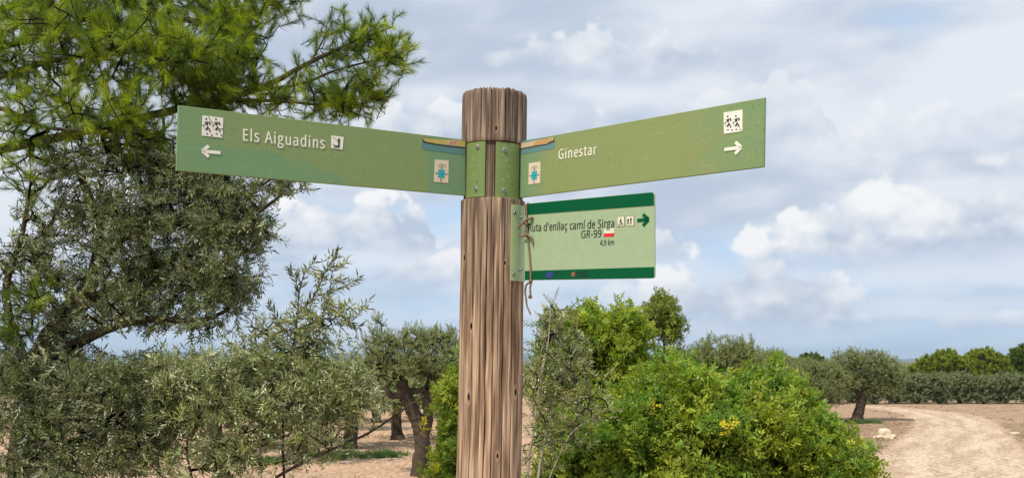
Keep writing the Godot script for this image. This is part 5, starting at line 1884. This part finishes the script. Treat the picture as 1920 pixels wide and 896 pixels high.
	var sg := [[at, P(535, 1000, 4.85), P(530, 800, 4.85), P(545, 680, 4.85), P(556, 600, 4.85), P(560, 550, 4.85), P(570, 515, 4.85), P(588, 490, 4.85)], [P(556, 590, 4.85), P(585, 560, 4.83), P(605, 520, 4.82), P(620, 490, 4.82), P(632, 478, 4.82)], [P(560, 560, 4.85), P(555, 530, 4.85), P(545, 505, 4.85)], [P(590, 555, 4.83), P(630, 545, 4.8), P(672, 520, 4.8)], [P(552, 620, 4.85), P(600, 600, 4.82), P(640, 600, 4.82), P(672, 612, 4.82)], [P(550, 640, 4.85), P(520, 600, 4.86), P(505, 570, 4.86)], [P(545, 660, 4.85), P(500, 630, 4.88), P(470, 610, 4.88)]]
	var rng := RandomNumberGenerator.new()
	rng.seed = 77
	var g2 := grow([smooth_line(sg[0], 6), smooth_line(sg[1], 6), smooth_line(sg[4], 6), smooth_line(sg[5], 6)], targets_in([[615, 590, 4.84, 44, 36, 0.15, 34], [560, 620, 4.85, 50, 30, 0.15, 26], [650, 605, 4.82, 24, 20, 0.1, 10], [600, 520, 4.84, 34, 26, 0.1, 12], [500, 630, 4.87, 34, 24, 0.12, 12]], 431, -0.4, 5.0, 0.9), 431, opt(0.06, 0.0010, 0.0009, 0.005, Color(0.2, 0.175, 0.13), 0.72, 1, 0.3, tint_olive_pale), at)
	part("twigs", g2.twigs.mesh(m_vc), sp, true)
	scatter("foliage", olive_near[1], g2.xf, g2.cols, sp)
	var lm := []
	for k in 5:
		var b := MB.new()
		leaf(b, Vector3.ZERO, Vector3.UP, Vector3.RIGHT, 0.05, 0.0105, Color(0.125, 0.150, 0.065), Color(0.30, 0.33, 0.22), -0.4 + 0.35 * k)
		lm.append(b.mesh(m_olive))
	var count := 0
	for k in sg.size():
		var line := smooth_line(sg[k], 6)
		part("stem", limb_mesh(line, [0.008, 0.004, 0.003, 0.003, 0.004, 0.003, 0.003][k], 0.001, 6, 0.15, 500 + k, m_bark, at), sp)
		for q in range(14 if k == 0 else 3, line.size()):
			var dir := (line[q] - line[q - 1]).normalized()
			for s in (2 if k == 0 else 3):
				if count >= 298:
					break
				var o := Vector3(rng.randfn(), rng.randfn(), rng.randfn() * 0.8).normalized()
				o = (o - dir * o.dot(dir)).normalized()
				var up := (dir * rng.randf_range(0.4, 1.0) + o * 0.8 + Vector3.UP * 0.15).normalized()
				var x := up.cross(Vector3(rng.randfn(), rng.randfn(), rng.randfn())).normalized()
				var lf := part("leaf", lm[rng.randi() % 5], sp)
				var sc := rng.randf_range(0.7, 1.15)
				lf.transform = Transform3D(Basis(x * sc, up * sc, x.cross(up) * sc), line[q].lerp(line[q - 1], rng.randf()) - at)
				count += 1

func build_small() -> void:
	var rng := RandomNumberGenerator.new()
	rng.seed = 31
	# stones beside the track
	var stones := thing("stone_heap", "heap of pale broken stones on dry ground left of the track", "stones", G(1660, 822))
	var sizes := [[0.0, 0.15, 0.0, 0.20, 0.16, 0.16], [-0.17, 0.05, 0.12, 0.13, 0.07, 0.10], [0.02, 0.04, 0.2, 0.16, 0.06, 0.1], [0.2, 0.06, 0.08, 0.10, 0.08, 0.1], [-0.28, 0.02, 0.0, 0.06, 0.05, 0.06], [0.1, 0.02, 0.28, 0.06, 0.04, 0.06]]
	for k in sizes.size():
		var e: Array = sizes[k]
		var r := part("stone", rock(600 + k, Vector3(e[3], e[4], e[5]), Color(0.60, 0.50, 0.37)), stones)
		r.position = Vector3(e[0], e[1], e[2])
	var lone: Array = [[1904, 816, 0.16, "flat pale rock lying on dry ground at the right edge beyond the track"], [1663, 862, 0.06, "small pale stone at the left verge of the track, below the stone heap"]]
	for e in lone:
		var o := MeshInstance3D.new()
		o.name = numbered("rock")
		o.mesh = rock(640 + int(e[0]), Vector3(e[2], e[2] * 0.45, e[2] * 0.8), Color(0.58, 0.49, 0.38))
		add_child(o)
		o.position = G(e[0], e[1]) + Vector3(0, e[2] * 0.25, 0)
		o.set_meta("label", e[3])
		o.set_meta("category", "rock")
	# pebbles, clods and dry litter
	var peb := rock(650, Vector3(1, 0.7, 0.9), Color(1, 1, 1))
	var xf := []
	var cols := []
	for k in 5200:
		var d := rng.randf_range(9.0, 44.0)
		var x := rng.randf_range(-0.55, 0.62) * d
		var o := off_track(x, -d)
		if o < -0.3 and rng.randf() < 0.72:
			continue
		var s := 0.007 + 0.028 * pow(rng.randf(), 4.0)
		if o < 0.0:
			s *= 0.7
		xf.append(Transform3D(Basis.from_euler(Vector3(0, rng.randf() * TAU, 0)).scaled(Vector3.ONE * s), Vector3(x, ground_y(x, -d) + s * 0.3 + (0.01 if o < 0.0 else 0.0), -d)))
		var t := rng.randf_range(0.7, 1.2)
		cols.append(Color(0.46 * t, 0.36 * t, 0.26 * t))
	var pb := scatter(numbered("pebbles"), peb, xf, cols, self)
	pb.set_meta("label", "loose pebbles and clods strewn over the track and the dry soil")
	pb.set_meta("category", "pebbles")
	var dry := grass_tuft(660, 9, 0.13, 0.004, 0.07, m_grass)
	xf = []
	cols = []
	for k in 9000:
		var d := rng.randf_range(11.0, 50.0)
		var x := rng.randf_range(-0.55, 0.62) * d
		var o := off_track(x, -d)
		if o < 0.15 or n_ground.get_noise_2d(x * 0.9, -d * 0.9) < -0.05:
			continue
		var s := rng.randf_range(0.35, 1.0) * (1.3 if o < 1.0 else 0.9)
		xf.append(Transform3D(Basis.from_euler(Vector3(0, rng.randf() * TAU, 0)).scaled(Vector3(s, s, s)), Vector3(x, ground_y(x, -d) - 0.01, -d)))
		var t := rng.randf_range(0.7, 1.2)
		cols.append(Color(0.36 * t, 0.26 * t, 0.15 * t) if rng.randf() < 0.85 else Color(0.20 * t, 0.20 * t, 0.09 * t))
	var dg := scatter(numbered("dry_grass"), dry, xf, cols, self)
	dg.set_meta("label", "thin dry grass and straw on the soil beside the track")
	dg.set_meta("category", "grass")
	var green := grass_tuft(670, 16, 0.20, 0.008, 0.12, m_grass)
	for e in [[1605, 793, 1.0, 0.45, 120, "patch of green grass in the shade at the foot of the lone olive"], [660, 855, 1.3, 0.9, 170, "patch of green grass on bare soil left of the gnarled olive"], [495, 866, 1.0, 0.7, 110, "patch of green grass at the foot of the leaning olive"]]:
		var c := G(e[0], e[1])
		xf = []
		cols = []
		for k in int(e[4]):
			var a := rng.randf() * TAU
			var q := sqrt(rng.randf())
			var p := c + Vector3(cos(a) * q * e[2], 0, sin(a) * q * e[3])
			var s := rng.randf_range(0.45, 1.0)
			xf.append(Transform3D(Basis.from_euler(Vector3(0, rng.randf() * TAU, 0)).scaled(Vector3.ONE * s), Vector3(p.x, ground_y(p.x, p.z) - 0.01, p.z)))
			var t := rng.randf_range(0.7, 1.2)
			cols.append(Color(0.10 * t, 0.19 * t, 0.05 * t))
		var gp := scatter(numbered("green_grass"), green, xf, cols, self)
		gp.set_meta("label", e[5])
		gp.set_meta("category", "grass")
	# weeds low in front
	for e in [[700, 905, 13.0, "small leafy weed at the foot of the brush, left of the gnarled trunk"], [1545, 812, 30.0, "thin straw-coloured weed beside the right end of the bright bush"]]:
		var d: float = e[2]
		var at := Vector3((e[0] - CX) / F * d, 0, -d)
		var w := thing("weed", e[3], "weed", at)
		var tg := PackedVector3Array()
		for k in 26:
			tg.append(at + Vector3(rng.randfn() * 0.16, rng.randf_range(0.12, 0.5), rng.randfn() * 0.14))
		dress(w, [[at, at + Vector3(0.02, 0.15, 0), at + Vector3(0, 0.36, 0)]], [[0.006, 0.002]], ["stem"], tg, 700 + int(d), opt(0.08, 0.0016, 0.001, 0.004, Color(0.2, 0.17, 0.1), 0.9, 1, 0.6, tint_olive_pale), olive_mid)
